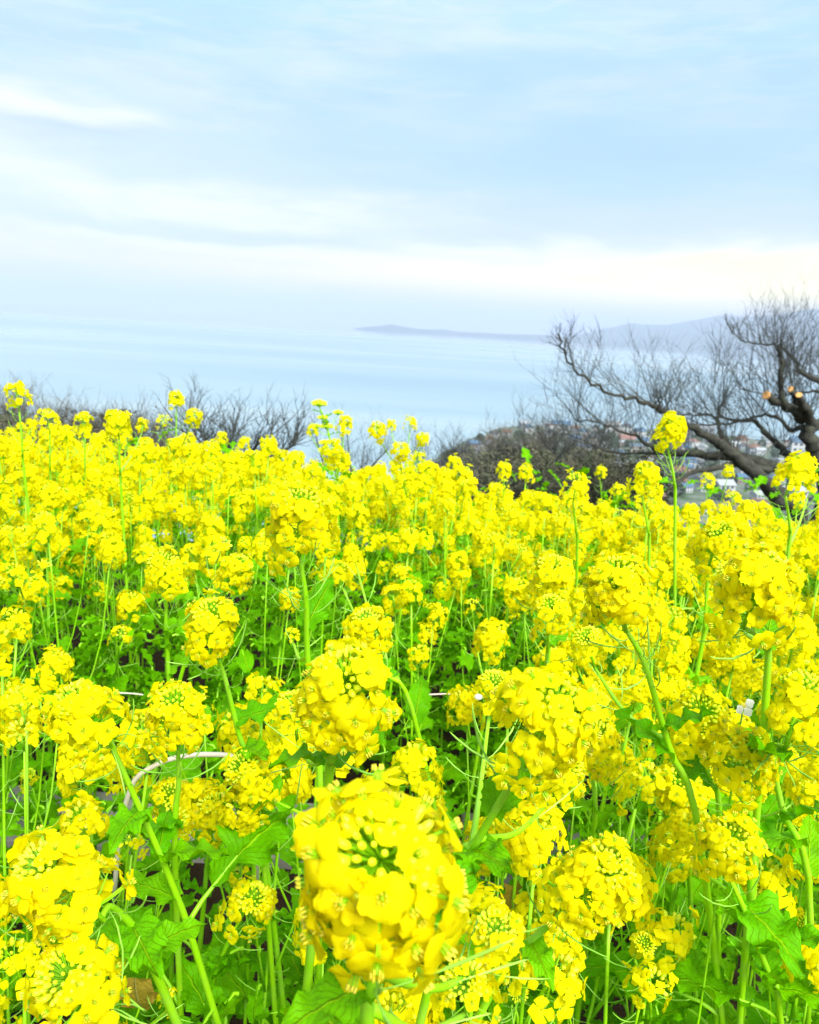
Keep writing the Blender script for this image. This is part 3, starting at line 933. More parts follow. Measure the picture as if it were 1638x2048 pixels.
# hero plants: head centre (px), head width (px), waypoints of the stem on the picture, facing tilt toward viewer, label
HEAD_W = .087
HERO_DISC = []
def hero(px, py, wpx, way, label, tilt=(0, -.25), nflow=36, hi=True, sz=1.0, leaves=6, npods=10, dy=.03, side=(), leafy0=.15, group=None):
    g = random.Random(int(px * 7 + py * 13))
    dist = HEAD_W * sz * FPX / wpx
    c_ = at_dist(px, py, dist)
    HERO_DISC.append((px, py, wpx * .55, dist))
    axis = Vector((tilt[0], tilt[1], 1)).normalized()
    apex = c_ + axis * .022 * sz
    pts = []
    yh = apex.y
    nw = len(way)
    for k, (wx, wy) in enumerate(way):
        pts.append(at_y(wx, wy, yh + dy * (k + 1)))
    last = pts[-1] if pts else c_ - axis * .1
    dirn = (last - c_)
    k_ = .5 * last.z / max(.05, -dirn.z)
    fx, fy = dirn.x * k_, dirn.y * k_ + .02
    fl = math.hypot(fx, fy); fc = min(1, .38 / max(fl, 1e-6))
    foot = Vector((last.x + fx * fc, last.y + fy * fc, 0))
    foot.z = ground_z(foot.x, foot.y) - .01
    plant = empty('rapeseed_plant', foot, label, 'plant', group)
    neck = apex - axis * .058 * sz
    path = [foot] + ([foot.lerp(last, .5) + Vector((dirn.x, dirn.y, 0)) * .15 + Vector((g.uniform(-.02, .02), g.uniform(-.02, .02), 0))]) + list(reversed(pts)) + [neck]
    st, P = stem_part(plant, foot, path, .0052 * sz, .0022 * sz, n=22)
    off = foot
    if hi: put_head_hi(plant, off, apex, axis, sz, g, int(nflow * (1.9 if nflow > 20 else 1)))
    else: link('flower_head', g.choice(heads_mid), plant, orient(apex - off, axis, g.uniform(0, 6.28), sz))
    zt = P[-1].z
    add_pods(st, P, g, .74, .985, npods, hi)
    add_leaves(plant, P, g, leaves, leafy0, .72 if py > 1000 else .45, .42)
    # side heads: (px, py, wpx)
    for (sx, sy, sw) in side:
        d2 = HEAD_W * .75 * FPX / sw
        d2 = min(max(d2, dist * .75), dist * 1.5)
        ssz = sw * d2 / FPX / HEAD_W
        cc_ = at_dist(sx, sy, d2)
        ax2 = (Vector((cc_.x - foot.x, cc_.y - foot.y, 0)) * .8 + Vector((g.uniform(-.2, .2), -.2, 1))).normalized()
        root = P[int(len(P) * g.uniform(.5, .68))] + foot
        nk = cc_ - ax2 * .036 * ssz
        br, PB = stem_part(plant, foot, [root, root.lerp(nk, .5) + Vector((0, 0, -.015)), nk], .0032, .0018, 'branch', 6, 10)
        if sw > 80 and hi: put_head_hi(plant, off, cc_ + ax2 * .022 * ssz, ax2, ssz, g, 26, 1)
        else: link('flower_head', g.choice(heads_mid + heads_small), plant, orient(cc_ + ax2 * .022 * ssz - off, ax2, g.uniform(0, 6), ssz))
        add_pods(br, PB, g, .5, .97, 5, hi)
        HERO_DISC.append((sx, sy, sw * .5, d2))
    return plant

hero(765, 1765, 385, [(742, 1990), (733, 2080)], 'nearest and largest rapeseed bloom at the bottom centre with a wide green bud disc', (-.05, -.55), 48, sz=1.05, leaves=5, side=[(985, 1890, 150), (930, 1990, 150)])
hero(598, 1052, 172, [(612, 1200), (616, 1330), (640, 1560)], 'tall straight rapeseed plant with long pods, its head standing alone above the green gap', (0, -.3), 34, leaves=4, npods=18, side=[(585, 1272, 36)])
hero(690, 1400, 250, [(662, 1520), (648, 1650)], 'large double rapeseed bloom directly behind the nearest one', (.05, -.45), 42, leaves=5, side=[(590, 1440, 130)])
hero(422, 1262, 145, [(445, 1340), (478, 1470), (515, 1600)], 'slim rapeseed plant on a pale leaning stem with a loose ragged head', (.1, -.3), 30, leaves=4, npods=14)
hero(178, 1440, 165, [(222, 1490), (290, 1640), (345, 1770), (400, 1930)], 'rapeseed plant with a thick stem slanting down to the right and a broad clasping leaf', (-.45, -.35), 34, leaves=8, npods=12)
hero(352, 1442, 155, [(358, 1560), (350, 1720)], 'upright rapeseed plant in front of the white bent cane', (.05, -.3), 32, leaves=3, npods=16)
hero(135, 1775, 205, [(225, 1815), (285, 1880), (330, 1990)], 'rapeseed head nodding sideways low at the left edge of the bed', (-.75, -.2), 40, leaves=6, side=[(145, 1890, 110)])
hero(165, 1985, 200, [(190, 2070)], 'rapeseed bloom cut off by the bottom left corner of the picture', (-.3, -.4), 30, leaves=3, side=[(335, 2003, 50)])
hero(497, 1560, 130, [(520, 1660), (530, 1760)], 'rapeseed head with dark green buds right of the white bent cane', (-.3, -.5), 30, leaves=4)
hero(495, 1815, 120, [(450, 1900), (420, 1990)], 'small rapeseed head among toothed leaves left of the nearest bloom', (.4, -.5), 24, leaves=8, side=[(470, 1735, 60)])
hero(1080, 1455, 245, [(1025, 1560), (950, 1690), (900, 1800)], 'big full rapeseed bloom on a thick stem slanting down behind the nearest bloom', (.4, -.45), 44, leaves=4, npods=8, side=[(1120, 1560, 130), (985, 1390, 110)])
hero(1100, 1165, 125, [(1096, 1270), (1090, 1370)], 'rapeseed plant with stacked flower tiers and a bare dark stem below', (0, -.4), 36, leaves=4, side=[(1100, 1235, 110)])
hero(1238, 1195, 180, [(1290, 1330), (1340, 1500), (1400, 1680)], 'wide rapeseed bloom on a long stem running down to the right', (-.35, -.25), 40, leaves=6, npods=12, side=[(1180, 1300, 105)])
hero(1430, 1095, 115, [(1410, 1240), (1395, 1340)], 'rapeseed head with visible green buds just below the pruned tree', (0, -.45), 34, leaves=4)
hero(1512, 1190, 185, [(1526, 1290), (1530, 1420)], 'broad tiered rapeseed bloom with a single flower hanging below on the right', (.05, -.35), 44, leaves=4, side=[(1465, 1170, 100)])
hero(1182, 1770, 185, [(1110, 1840), (1030, 1910), (980, 1990)], 'round rapeseed bloom on a curved stem coming from the lower centre', (.6, -.3), 38, leaves=3)
hero(1455, 1700, 150, [(1480, 1800), (1530, 1930), (1560, 2030)], 'rapeseed head with green buds and drooping lower flowers over curled leaves', (-.2, -.6), 30, leaves=10, side=[(1500, 1790, 85)])
hero(1485, 1535, 150, [(1500, 1630), (1510, 1740)], 'rapeseed head with an open bud centre on the right, above the drooping one', (0, -.55), 32, leaves=5, side=[(1530, 1610, 70)])
hero(1395, 1450, 145, [(1420, 1560), (1440, 1680)], 'dish-shaped rapeseed head seen from below beside the white flower', (-.1, -.5), 32, leaves=5)
hero(1592, 1425, 160, [(1545, 1500), (1565, 1620), (1620, 1800)], 'rapeseed bloom at the right edge seen from behind on a branching stem', (.2, .15), 34, leaves=7, npods=14)
hero(1342, 866, 76, [(1348, 960), (1350, 1040)], 'tallest lone rapeseed head standing up in front of the big pruned tree', (0, -.2), 34, hi=True, leaves=1, npods=14)
hero(1290, 962, 76, [(1296, 1060), (1298, 1120)], 'rapeseed head just left and below the tallest lone head', (0, -.3), 30, hi=False, leaves=2)
hero(1590, 955, 88, [(1580, 1060), (1575, 1120)], 'rapeseed heads on stems against the dark foot of the pruned tree', (.3, -.1), 26, hi=False, leaves=2, side=[(1625, 975, 50)])
hero(982, 1282, 88, [(975, 1370), (965, 1450)], 'medium rapeseed head standing over the dark green hollow', (0, -.35), 30, hi=False, leaves=6, side=[(945, 1220, 50)])
hero(742, 1268, 120, [(775, 1350), (830, 1440)], 'rapeseed head on a thin stem leaning right over the green hollow', (-.3, -.35), 30, leaves=5, side=[(705, 1112, 46), (675, 1152, 44)])
hero(328, 1152, 112, [(332, 1260), (336, 1330)], 'rounded rapeseed head above the dark gap left of the tall straight plant', (0, -.3), 32, leaves=6)
hero(468, 1150, 95, [(420, 1210), (380, 1290)], 'pair of rapeseed heads leaning right on one slanting stem', (.5, -.25), 30, leaves=5, side=[(440, 1105, 70)])
hero(52, 1082, 64, [(58, 1180), (60, 1240)], 'small rapeseed head at the left edge with a white speck beside it', (.05, -.3), 26, hi=False, leaves=5, side=[(30, 1150, 55)])
hero(210, 1096, 50, [(208, 1190), (200, 1250)], 'small round rapeseed head with one loose flower under it', (0, -.3), 22, hi=False, leaves=5)
hero(290, 1086, 56, [(250, 1180), (225, 1290)], 'small rapeseed head on a pale stem leaning left', (.15, -.3), 26, hi=False, leaves=5)
hero(120, 1180, 58, [(140, 1280), (150, 1350)], 'left one of two touching rapeseed heads over the dark gap', (0, -.3), 24, hi=False, leaves=5, side=[(60, 1195, 50)])
hero(196, 1186, 52, [(200, 1280), (205, 1350)], 'right one of two touching rapeseed heads over the dark gap', (0, -.3), 24, hi=False, leaves=6)
hero(262, 1215, 66, [(240, 1300), (225, 1370)], 'loose rapeseed head below the rounded one', (0, -.3), 24, hi=False, leaves=6, side=[(240, 1275, 55)])
hero(850, 1275, 62, [(845, 1360), (840, 1430)], 'narrow two-tiered rapeseed head in the middle of the green hollow', (0, -.3), 26, hi=False, leaves=5, side=[(860, 1225, 44)])
hero(35, 797, 60, [(45, 900), (50, 960)], 'tall rapeseed head standing against the thicket near the left edge', (0, -.2), 30, hi=False, leaves=1)
hero(352, 803, 40, [(352, 880), (350, 940)], 'tall pair of rapeseed heads in front of the spreading bare tree', (0, -.2), 24, hi=False, leaves=1, side=[(385, 836, 44), (325, 845, 40)])
hero(97, 846, 52, [(100, 930), (103, 980)], 'knobbly rapeseed head in front of the thicket, second from the left edge', (0, -.2), 24, hi=False, leaves=1)
hero(168, 852, 52, [(170, 930), (173, 980)], 'rapeseed head in front of the thicket, third from the left edge', (0, -.2), 24, hi=False, leaves=1)
hero(236, 852, 62, [(240, 940), (243, 990)], 'wide rapeseed head at the right end of the thicket', (0, -.2), 24, hi=False, leaves=1, side=[(285, 852, 30)])
hero(909, 930, 40, [(905, 1010), (900, 1060)], 'narrow rapeseed head left of centre before the brown shrub mass', (0, -.2), 24, hi=False, leaves=1, side=[(915, 965, 38)])
hero(1009, 942, 40, [(1006, 1010), (1003, 1070)], 'rapeseed head standing free in front of the brown shrub mass', (0, -.2), 24, hi=False, leaves=1)
hero(1150, 978, 72, [(1152, 1060), (1154, 1120)], 'rapeseed head before the low dark shrub below the forked tree', (0, -.2), 26, hi=False, leaves=2)
hero(1202, 945, 28, [(1204, 1010), (1206, 1060)], 'tiny upright rapeseed head before the sparse low shrub', (0, -.2), 20, hi=False, leaves=0)
hero(1415, 965, 36, [(1418, 1040), (1420, 1090)], 'small rapeseed head under the lowest limb of the pruned tree', (0, -.2), 20, hi=False, leaves=0, side=[(1456, 945, 28)])
hero(820, 850, 36, [(812, 930), (808, 990)], 'rapeseed head topping the raised clump beside open water', (0, -.2), 20, hi=False, leaves=2, side=[(782, 852, 26), (755, 865, 46), (845, 880, 34), (800, 905, 50)])
hero(690, 852, 42, [(684, 940), (672, 1030)], 'rapeseed plant with a thick bent stalk left of the raised clump', (.2, -.2), 20, hi=False, leaves=2, side=[(625, 862, 32), (665, 905, 60)])
hero(345, 1610, 110, [(348, 1700), (345, 1780)], 'low rapeseed head half hidden behind crossing stems under the white cane', (0, -.5), 26, leaves=4)
hero(425, 1640, 115, [(415, 1720), (408, 1800)], 'low rapeseed head seen from below beside the grey stone edging', (.1, -.1), 26, leaves=4)
hero(1190, 1500, 130, [(1190, 1600), (1185, 1700)], 'crowded rapeseed head right of the big full bloom', (0, -.4), 34, leaves=5, side=[(1195, 1425, 90)])
hero(1350, 1590, 115, [(1370, 1680), (1380, 1780)], 'rapeseed head crossed by a long slanting stem', (0, -.4), 28, leaves=6, side=[(1275, 1450, 70), (1390, 1650, 80)])
hero(1280, 1900, 78, [(1290, 1980), (1300, 2060)], 'green unopened rapeseed bud head near the bottom right', (.1, -.5), 6, leaves=8, sz=.62)
hero(1030, 1995, 70, [(1035, 2070)], 'green unopened rapeseed bud head at the bottom centre', (.1, -.5), 4, leaves=5, sz=.62)
hero(1600, 1870, 80, [(1590, 1960), (1580, 2050)], 'sparse low rapeseed head by the bottom right edge', (0, -.4), 16, leaves=9, sz=.8)
hero(60, 1560, 50, [(90, 1660), (150, 1760)], 'leafy rapeseed plant with big smooth leaves at the left edge', (0, -.4), 8, leaves=12, sz=.6, leafy0=.3)
hero(860, 1620, 90, [(880, 1700), (880, 1780)], 'rapeseed head with a green spike of buds just above the nearest bloom', (0, -.4), 22, leaves=4, side=[(800, 1560, 60)])

# field of further plants ------------------------------------------------------------------
MAXP = 300 - 56
gf = random.Random(42)
def top_h(x, y):
    """height of the flower tops above the ground datum"""
    h = np.interp(y, [.5, .9, 1.2, 1.9, 2.6, 3.3, 4, 5.6], [.74, .60, .52, .54, .51, .55, .72, 1.08])
    h += .035 * x + (.17 * sstep(.02, .10, x / y) - .03) * sstep(2.6, 4.2, y) * (1 - .3 * sstep(.40, .5, x / y))
    return 1.6 - h
LAND = [(765, 1765, 'largest bottom-centre bloom'), (598, 1052, 'tall straight long-podded plant'), (690, 1400, 'large double bloom'), (422, 1262, 'slim leaning ragged plant'),
        (178, 1440, 'thick-stemmed plant slanting right'), (130, 1775, 'sideways nodding head'), (1080, 1455, 'big full central bloom'), (1100, 1165, 'stacked-tier head'),
        (1240, 1195, 'wide bloom with long slanting stem'), (1512, 1190, 'broad bloom with one hanging flower'), (1182, 1770, 'round bloom on a curved stem'), (1455, 1700, 'drooping open-centred head'),
        (1592, 1425, 'right-edge bloom seen from behind'), (1342, 866, 'tallest lone head'), (1590, 955, 'heads by the dark trunk foot'), (982, 1282, 'head over the dark hollow'),
        (328, 1152, 'rounded head above the dark gap'), (468, 1150, 'right-leaning pair of heads'), (52, 1082, 'left-edge head with white speck'), (35, 797, 'tall head before the thicket'),
        (352, 803, 'tall pair before the bare tree'), (168, 852, 'third head before the thicket'), (909, 930, 'narrow head before the shrubs'), (1009, 942, 'free-standing head before the shrubs'),
        (1150, 978, 'head before the low dark shrub'), (1415, 965, 'head under the lowest limb'), (800, 860, 'raised clump beside the sea'), (640, 840, 'green unopened shoots'), (850, 1275, 'narrow two-tiered head')]
def zone(x, y, dz=0, lx_=0):
    px, py = project(Vector((x, y, top_h(x, y))))
    lx, ly, nm = min(LAND, key=lambda q: (q[0] - px) ** 2 + 2 * (q[1] - py) ** 2)
    dx, dy_ = px - lx, py - ly
    rel = ('right of' if dx > 0 else 'left of') if abs(dx) > abs(dy_) * 1.3 else ('below' if dy_ > 0 else 'beyond')
    size = 'taller' if dz > .02 else 'shorter' if dz < -.02 else 'mid-height'
    size += ' left-leaning' if lx_ < -.012 else ' right-leaning' if lx_ > .012 else ' upright'
    kind_ = 'far small-headed' if y > 3.0 else 'many-headed' if y > 1.95 else 'leafy'
    return f'{size} {kind_} rapeseed plant {rel} the {nm}', f'{size} {kind_} rapeseed plants {rel} the {nm}'

def field_plant(x, y, ztop, nh, nl, low=False, spread=.10):
    z0 = ground_z(x, y)
    g = gf
    lean = Vector((g.gauss(0, .03), g.gauss(0, .03), 0))
    lab, grp = zone(x, y, ztop - top_h(x, y), lean.x)
    foot = Vector((x, y, z0))
    pl = empty('rapeseed_plant', foot, lab, 'plant', grp)
    g = gf
    H = ztop - z0
    mb = MB()
    top = Vector((lean.x, lean.y, H - .058))
    P = smooth_path([Vector((0, 0, -.02)), Vector((lean.x * .2, lean.y * .2, H * .45)), top], 10)
    mb.tube(P, [.0042 - .0020 * i / 9 for i in range(10)], 5)
    hs = [(top, Vector((g.gauss(0, .12), g.gauss(-.12, .12), 1)).normalized(), g.uniform(.8, 1.05))]
    podb = MB()
    for k in range(nh - 1):
        a = k * 2.4 + g.uniform(-.4, .4)
        t_ = g.uniform(.45, .8)
        root = P[int(t_ * 9)]
        r_ = g.uniform(.4, 1.4) * spread
        e = Vector((top.x + math.cos(a) * r_, top.y + math.sin(a) * r_, H - .06 - g.uniform(.01, .24) * (1 if not low else .5)))
        if e.z < root.z + .05: e.z = root.z + .06
        Q = smooth_path([root, root.lerp(e, .5) + Vector((math.cos(a), math.sin(a), 0)) * r_ * .2 - Vector((0, 0, .01)), e], 6)
        mb.tube(Q, [.0021, .0020, .0018, .0017, .0016, .0014], 4)
        hs.append((e, (Vector((math.cos(a), math.sin(a), 0)) * .35 + Vector((0, -.15, 1))).normalized(), g.uniform(.7, 1.05)))
        if y < 3.4:
            for q in range(4):
                pp = Q[2 + q % 4]; podb.add_mb(g.choice(pods), dir_mat(pp, Vector((0, 0, 1)), g.uniform(0, 6), g.uniform(.6, .9)))
    if y < 3.4:
        for q in range(8):
            pp = P[6].lerp(P[9], q / 8); podb.add_mb(g.choice(pods), dir_mat(pp, Vector((0, 0, 1)), q * 2.4, g.uniform(.7, 1)))
        o = link('seed_pods', podb.mesh('seed_pods', [M_pod]), pl); o['kind'] = 'stuff'
    link('stem', mb.mesh('stem', [M_stem]), pl)
    for e, ax, s in hs:
        link('flower_head', g.choice(heads_mid if s > .78 else heads_mid[-3:] + heads_small), pl, orient(e + ax * .058 * s, ax, g.uniform(0, 6.28), s))
    add_leaves(pl, P, g, nl, .12, .80, .45, 1.1 if y < 2.5 else 1.25)

def blocked(x, y, z, wpx):
    p_ = Vector((x, y, z))
    px, py = project(p_)
    d = (p_ - EYE).length
    for hx, hy, hr, hd in HERO_DISC:
        if d < hd + .02 and (px - hx) ** 2 + (py - hy) ** 2 < (hr + wpx * .5) ** 2: return True
    return False
spots = []
def try_place(y0, y1, n, rmin, pw=1.0, xr=.54, margin=.25):
    c_ = 0; tr_ = 0
    while c_ < n and tr_ < n * 60:
        tr_ += 1
        y = y0 + (y1 - y0) * gf.random() ** pw
        x = gf.uniform(-1, 1) * (xr * y + margin)
        if 1.15 < y < 1.9 and -.75 < x < .32: continue
        if y < 1.2 and -.40 < x / y < -.20: continue
        if 2.08 < y < 2.46 and -1.1 < x < .6: continue
        if any((x - a) ** 2 + (y - b_) ** 2 < rmin ** 2 for a, b_ in spots): continue
        z = top_h(x, y) + gf.gauss(0, .045)
        if y < 2.3 and blocked(x, y, z, HEAD_W * FPX / y): continue
        spots.append((x, y)); c_ += 1
        if y < 1.1: field_plant(x, y, z, 4, 8, True, .07)
        elif y < 2.7 and -.85 < x < .42: field_plant(x, y, z, 4, 7, True)
        elif y < 2.2: field_plant(x, y, z, 5 if x > .3 else 4, 7)
        elif y < 3.4: field_plant(x, y, z, 9, 5, spread=.14)
        else: field_plant(x, y, z, 9, 2, spread=.16)
try_place(3.0, 5.5, 100, .17, .9)
try_place(1.95, 3.0, 66, .15)
try_place(1.0, 1.95, 54, .12)
try_place(.60, 1.0, 22, .11)
# the rest of the far rows as one mass
ms = MB()
gm = random.Random(9)
hm_low = MB()
far_head = []
for s in range(3):
    hb = MB()
    for base_, d, spin, sc2 in raceme_layout(gm, 20):
        for k in range(4):
            a = k * 1.571 + spin
            M = dir_mat(base_ + d * .024, (d + Vector((0, 0, .3))).normalized(), a, sc2)
            hb.add([(0, 0, 0), (.008, .006, .001), (.0125, 0, -.002), (.008, -.006, .001)], [(0, 3, 2, 1)], 0, [(.5, .5)] * 4, M)
    hb.tube([(0, 0, -.20), (0, 0, -.01)], [.002, .0015], 3, 1, False)
    far_head.append(hb)
for i in range(1500):
    y = 2.2 + 3.4 * gm.random() ** .8; x = gm.uniform(-1, 1) * (.56 * y + .3)
    z = top_h(x, y) - gm.uniform(.02, .30)
    ms.add_mb(gm.choice(far_head), dir_mat(Vector((x, y, z)), Vector((gm.gauss(0, .2), gm.gauss(-.1, .2), 1)).normalized(), 0, gm.uniform(.65, 1)))
o = link('rapeseed_mass', ms.mesh('rapeseed_mass', [M_petal, M_stem]))
tag(o, 'uncounted mass of yellow rapeseed blossom filling the far rows between single plants', 'flowers', kind='stuff')

# leafy undergrowth ------------------------------------------------------------------
ug = MB(); gu = random.Random(15)
for i in range(2600):
    y = .35 + 5.3 * gu.random() ** 1.15; x = gu.uniform(-1, 1) * (.6 * y + .35)
    hmax = .42 if y < 1.1 else .55 if y < 2 else .82
    if y < 1.9 and mnoise.noise(Vector((x * 2.6, y * 2.6, 4))) < .02: continue
    z = ground_z(x, y) + gu.uniform(.02, hmax)
    if 2.05 < y < 2.48 and -1.2 < x < .7: continue
    if y < 1.9 and -.75 < x < .4 and y > 1.1: z = ground_z(x, y) + gu.uniform(.02, .30)
    s = gu.uniform(.6, 1.25)
    M = Matrix.Translation((x, y, z)) @ Matrix.Rotation(gu.uniform(0, 6.28), 4, 'Z') @ Matrix.Rotation(gu.uniform(-1.1, .1), 4, 'Y') @ Matrix.Rotation(gu.uniform(-.5, .5), 4, 'X') @ Matrix.Scale(s, 4)
    ug.add_mb(gu.choice(lleaf_low), M)
small_n = [leaf(.06, .015, gp, True, 10, 4, .008, gp.uniform(.3, 1)) for _ in range(5)]
for i in range(2600):
    y = .5 + 1.5 * gu.random(); x = gu.uniform(-1, 1) * (.6 * y + .1)
    if mnoise.noise(Vector((x * 3.2, y * 3.2, 2))) < -.10: continue
    if 1.1 < y and -.75 < x < .35: zt = .62
    else: zt = .80
    z = .10 + (zt - .10) * gu.random() ** .9
    ug.add_mb(gu.choice(small_n), Matrix.Translation((x, y, z)) @ Matrix.Rotation(gu.uniform(0, 6.28), 4, 'Z') @ Matrix.Rotation(gu.uniform(-1.2, .2), 4, 'Y') @ Matrix.Rotation(gu.uniform(-.6, .6), 4, 'X') @ Matrix.Scale(gu.uniform(.5, 1.2), 4))
small = [leaf(.085, .024, gp, True, 7, 2, .01, gp.uniform(.3, 1)) for _ in range(4)]
for i in range(7500):
    y = 1.95 + 3.6 * gu.random() ** 1.2; x = gu.uniform(-1, 1) * (.58 * y + .1)
    if mnoise.noise(Vector((x * 1.8, y * 1.8, 9))) < -.28: continue
    zt = top_h(x, y) - .17
    z = zt - .45 * gu.random() ** .8
    ug.add_mb(gu.choice(small), Matrix.Translation((x, y, z)) @ Matrix.Rotation(gu.uniform(0, 6.28), 4, 'Z') @ Matrix.Rotation(gu.uniform(-1.2, .1), 4, 'Y') @ Matrix.Rotation(gu.uniform(-.5, .5), 4, 'X') @ Matrix.Scale(gu.uniform(.5, 1.1), 4))
o = link('leafy_undergrowth', ug.mesh('leafy_undergrowth', ML))
tag(o, 'uncounted low green leaves covering the soil between the rapeseed stems', 'foliage', kind='stuff')

# ------------------------------------------------------------------ stone edging
m, t = new_mat('concrete_slab')
pos = t.n('ShaderNodeNewGeometry').outputs['Position']
oi = t.n('ShaderNodeObjectInfo').outputs['Random']
cc = t.mix(t.ramp(t.noise(pos, 9, 6, .7), [(.3, 0), (.7, 1)]), (.30, .27, .25), (.46, .43, .42))
cc = t.mix(t.m('MULTIPLY', oi, .4), cc, (.25, .23, .20))
cc = t.mix(t.ramp(t.noise(pos, 120, 3, .7), [(.45, 0), (.75, .5)]), cc, (.16, .14, .12))
bp = t.n('ShaderNodeBump', {'Height': t.noise(pos, 150, 4, .7), 'Strength': .5, 'Distance': .003})
p = t.n('ShaderNodeBsdfPrincipled', {'Base Color': cc, 'Roughness': .85, 'Normal': bp.outputs[0]})
t.n('ShaderNodeOutputMaterial', {0: p.outputs[0]})
M_slab = m
ed = empty('stone_edging', (-.3, 2.27, ground_z(-.3, 2.27)), 'grey stone slab edging lying on the soil under the rapeseed stems', 'edging')
def slab_mesh(L, D, H, c_):
    mb = MB(); a, b_ = L / 2, D / 2
    v = [(-a, -b_, -.04), (a, -b_, -.04), (a, b_, -.04), (-a, b_, -.04), (-a, -b_, H - c_), (a, -b_, H - c_), (a, b_, H - c_), (-a, b_, H - c_),
         (-a + c_, -b_ + c_, H), (a - c_, -b_ + c_, H), (a - c_, b_ - c_, H), (-a + c_, b_ - c_, H)]
    f = [(8, 9, 10, 11)] + [(k, (k + 1) % 4, 4 + (k + 1) % 4, 4 + k) for k in range(4)] + [(4 + k, 4 + (k + 1) % 4, 8 + (k + 1) % 4, 8 + k) for k in range(4)]
    return mb.add(v, f).mesh('slab', [M_slab], False)
slm = slab_mesh(.295, .135, .05, .006)
for k in range(7):
    for r_ in range(2):
        link('slab', slm, ed, Matrix.Translation((-.95 + .305 * k + .1 * r_, -.07 + .145 * r_, rnd.uniform(-.004, .004))) @ Matrix.Rotation(rnd.uniform(-.02, .02), 4, 'Z'))

# ------------------------------------------------------------------ canes, white flower, tall shoots, fallen bits
def cane(pts, r_, lab, y):
    P = [at_y(px, py, y) for px, py in pts]
    o = MB().tube(smooth_path(P, 26), r_, 8).mesh('garden_cane', [M_cane])
    ob = link('garden_cane', o); tag(ob, lab, 'cane'); return ob
cane([(228, 1800), (240, 1660), (262, 1575), (286, 1545), (332, 1521), (380, 1511), (425, 1509), (470, 1516), (502, 1560), (512, 1650), (514, 1800)], .0036, 'thick whitish bent cane arching over the dark gap beside the upright stem', 1.02)
cane([(236, 1386), (262, 1387), (292, 1391), (325, 1402)], .0015, 'thin pale stick lying behind the heads left of the slim leaning plant', 1.5)
cane([(815, 1396), (850, 1390), (900, 1388), (935, 1391)], .0015, 'thin pale stick crossing the dark hollow left of the big full bloom', 1.35)

def small_white(px, py, d, wpx, lab):
    c_ = at_dist(px, py, d)
    foot = Vector((c_.x + .02, c_.y + .06, ground_z(c_.x, c_.y + .06)))
    o = empty('white_flower', foot, lab, 'flower')
    stem_part(o, foot, [foot, foot.lerp(c_, .6) + Vector((.01, 0, 0)), c_], .002, .001, 'stem', 5, 8)
    s_ = wpx * d / FPX / .024
    for k in range(4):
        if k == 1: continue
        pm = petal(.0125, .0055, 6, 4, gp, .1).mesh('petal', [M_white_petal])
        link('petal', pm, o, Matrix.Translation(c_ - foot) @ Vector((.1, -1, .3)).to_track_quat('Z', 'Y').to_matrix().to_4x4() @ Matrix.Rotation(k * 1.571 + .5, 4, 'Z') @ Matrix.Rotation(-.1, 4, 'Y') @ Matrix.Scale(s_, 4))
    cb = MB(); spheroid(cb, Matrix.Translation(c_ - foot) @ Matrix.Scale(.0035, 4)); link('flower_centre', cb.mesh('flower_centre', [M_anther]), o)
small_white(1486, 1412, .95, 40, 'single white flower with narrow petals among the yellow heads on the right')
sb2 = MB(); cpt = at_dist(957, 1394, .50)
spheroid(sb2, Matrix.Translation((0, 0, 0)) @ Matrix.Diagonal((.0024, .0020, .0016, 1)), 0, 10, 6)
o = link('white_petal', sb2.mesh('white_petal', [M_white_petal])); o.location = cpt
tag(o, 'small round white petal caught on top of the big full bloom', 'petal')

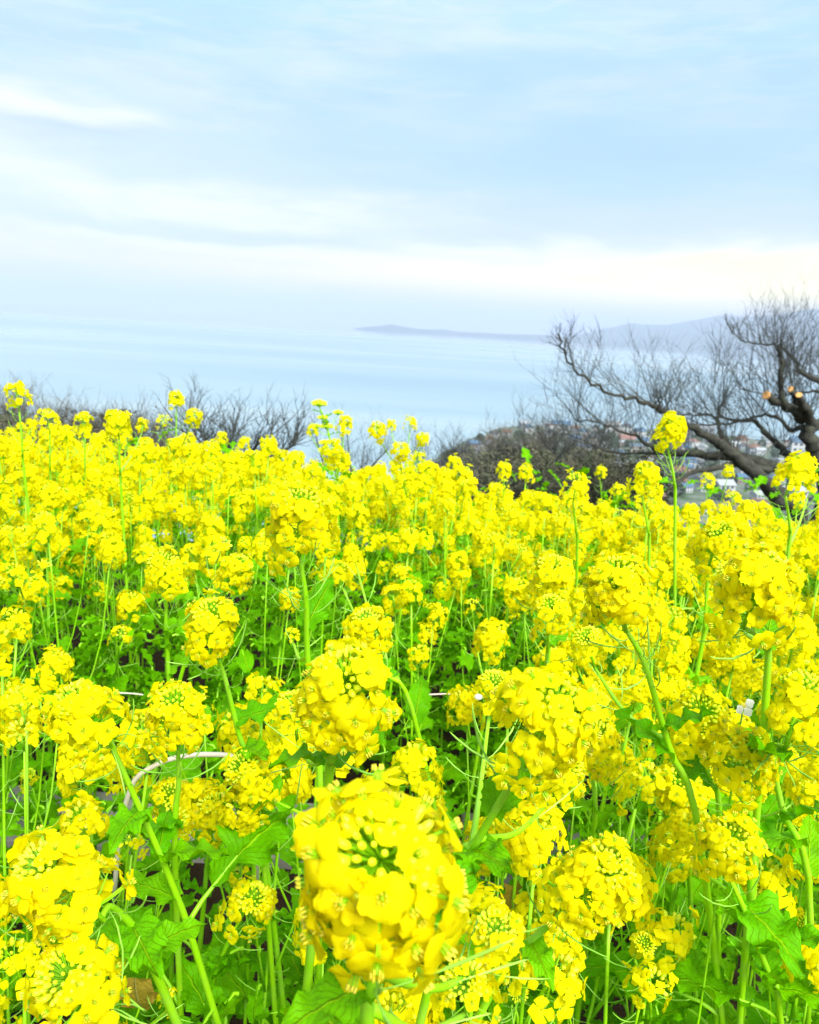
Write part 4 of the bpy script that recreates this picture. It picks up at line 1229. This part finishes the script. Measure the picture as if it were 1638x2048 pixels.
def shoots():
    y = 3.0
    foot = at_y(690, 1010, y + .1); foot.z = ground_z(foot.x, foot.y)
    o = empty('rapeseed_plant', foot, 'green unopened rapeseed shoots with tiny buds standing up against the sea', 'plant')
    st, P = stem_part(o, foot, [foot, at_y(676, 960, y), at_y(660, 880, y), at_y(650, 840, y), at_y(639, 814, y)], .006, .0018, 'stem', 6, 14)
    for (px, py, s) in [(638, 811, 1.3), (645, 838, .9), (653, 856, 1.1), (648, 888, .9), (676, 828, .9), (634, 855, .8), (649, 904, 1.1)]:
        c_ = at_y(px, py, y)
        r0 = min(P, key=lambda q: ((q + foot) - c_ + Vector((0, 0, .05))).length)
        if (r0 + foot - c_).length > .012: stem_part(o, foot, [r0 + foot, (r0 + foot).lerp(c_, .6) - Vector((0, 0, .008)), c_], .0018, .0014, 'branch', 4, 5)
        link('bud_cluster', gp.choice(bud_green), o, Matrix.Translation(c_ - foot) @ Matrix.Scale(s, 4))
    for k in range(5):
        i = 7 + k
        link('leaf', gp.choice(leaf_s_me), o, Matrix.Translation(P[i]) @ Matrix.Rotation(k * 2.4, 4, 'Z') @ Matrix.Rotation(-.7, 4, 'Y') @ Matrix.Scale(.6, 4))
shoots()
dl = leaf(.06, .022, gp, False, 10, 4, 0, 1.2)
for (px, py, y, lab) in [(1028, 1772, .95, 'withered ochre leaf hanging over the dark soil right of the nearest bloom'), (270, 1955, .75, 'curled yellow dead leaf by the bottom left flowers')]:
    o = link('withered_leaf', dl.mesh('withered_leaf', [M_leafy, M_stem])); o.location = at_y(px, py, y); o.rotation_euler = (.3, 1.3, rnd.uniform(0, 6)); tag(o, lab, 'leaf')
# small stones on the soil
stm = MB(); spheroid(stm, Matrix.Diagonal((1, .8, .55, 1)), 0, 7, 3); 
peb = MB()
for k in range(500):
    y = rnd.uniform(1.0, 2.6); x = rnd.uniform(-1, 1) * (.55 * y + .1)
    s_ = rnd.uniform(.003, .013)
    if 2.05 < y < 2.48: continue
    peb.add_mb(stm, Matrix.Translation((x, y, ground_z(x, y) + s_ * .2)) @ Matrix.Rotation(rnd.uniform(0, 6), 4, 'Z') @ Matrix.Scale(s_, 4))
o = link('soil_crumbs', peb.mesh('soil_crumbs', [bpy.data.materials['soil']])); tag(o, 'dark clods and grit scattered over the soil of the bed', 'soil', kind='stuff')
print('objects', len(COL.objects))
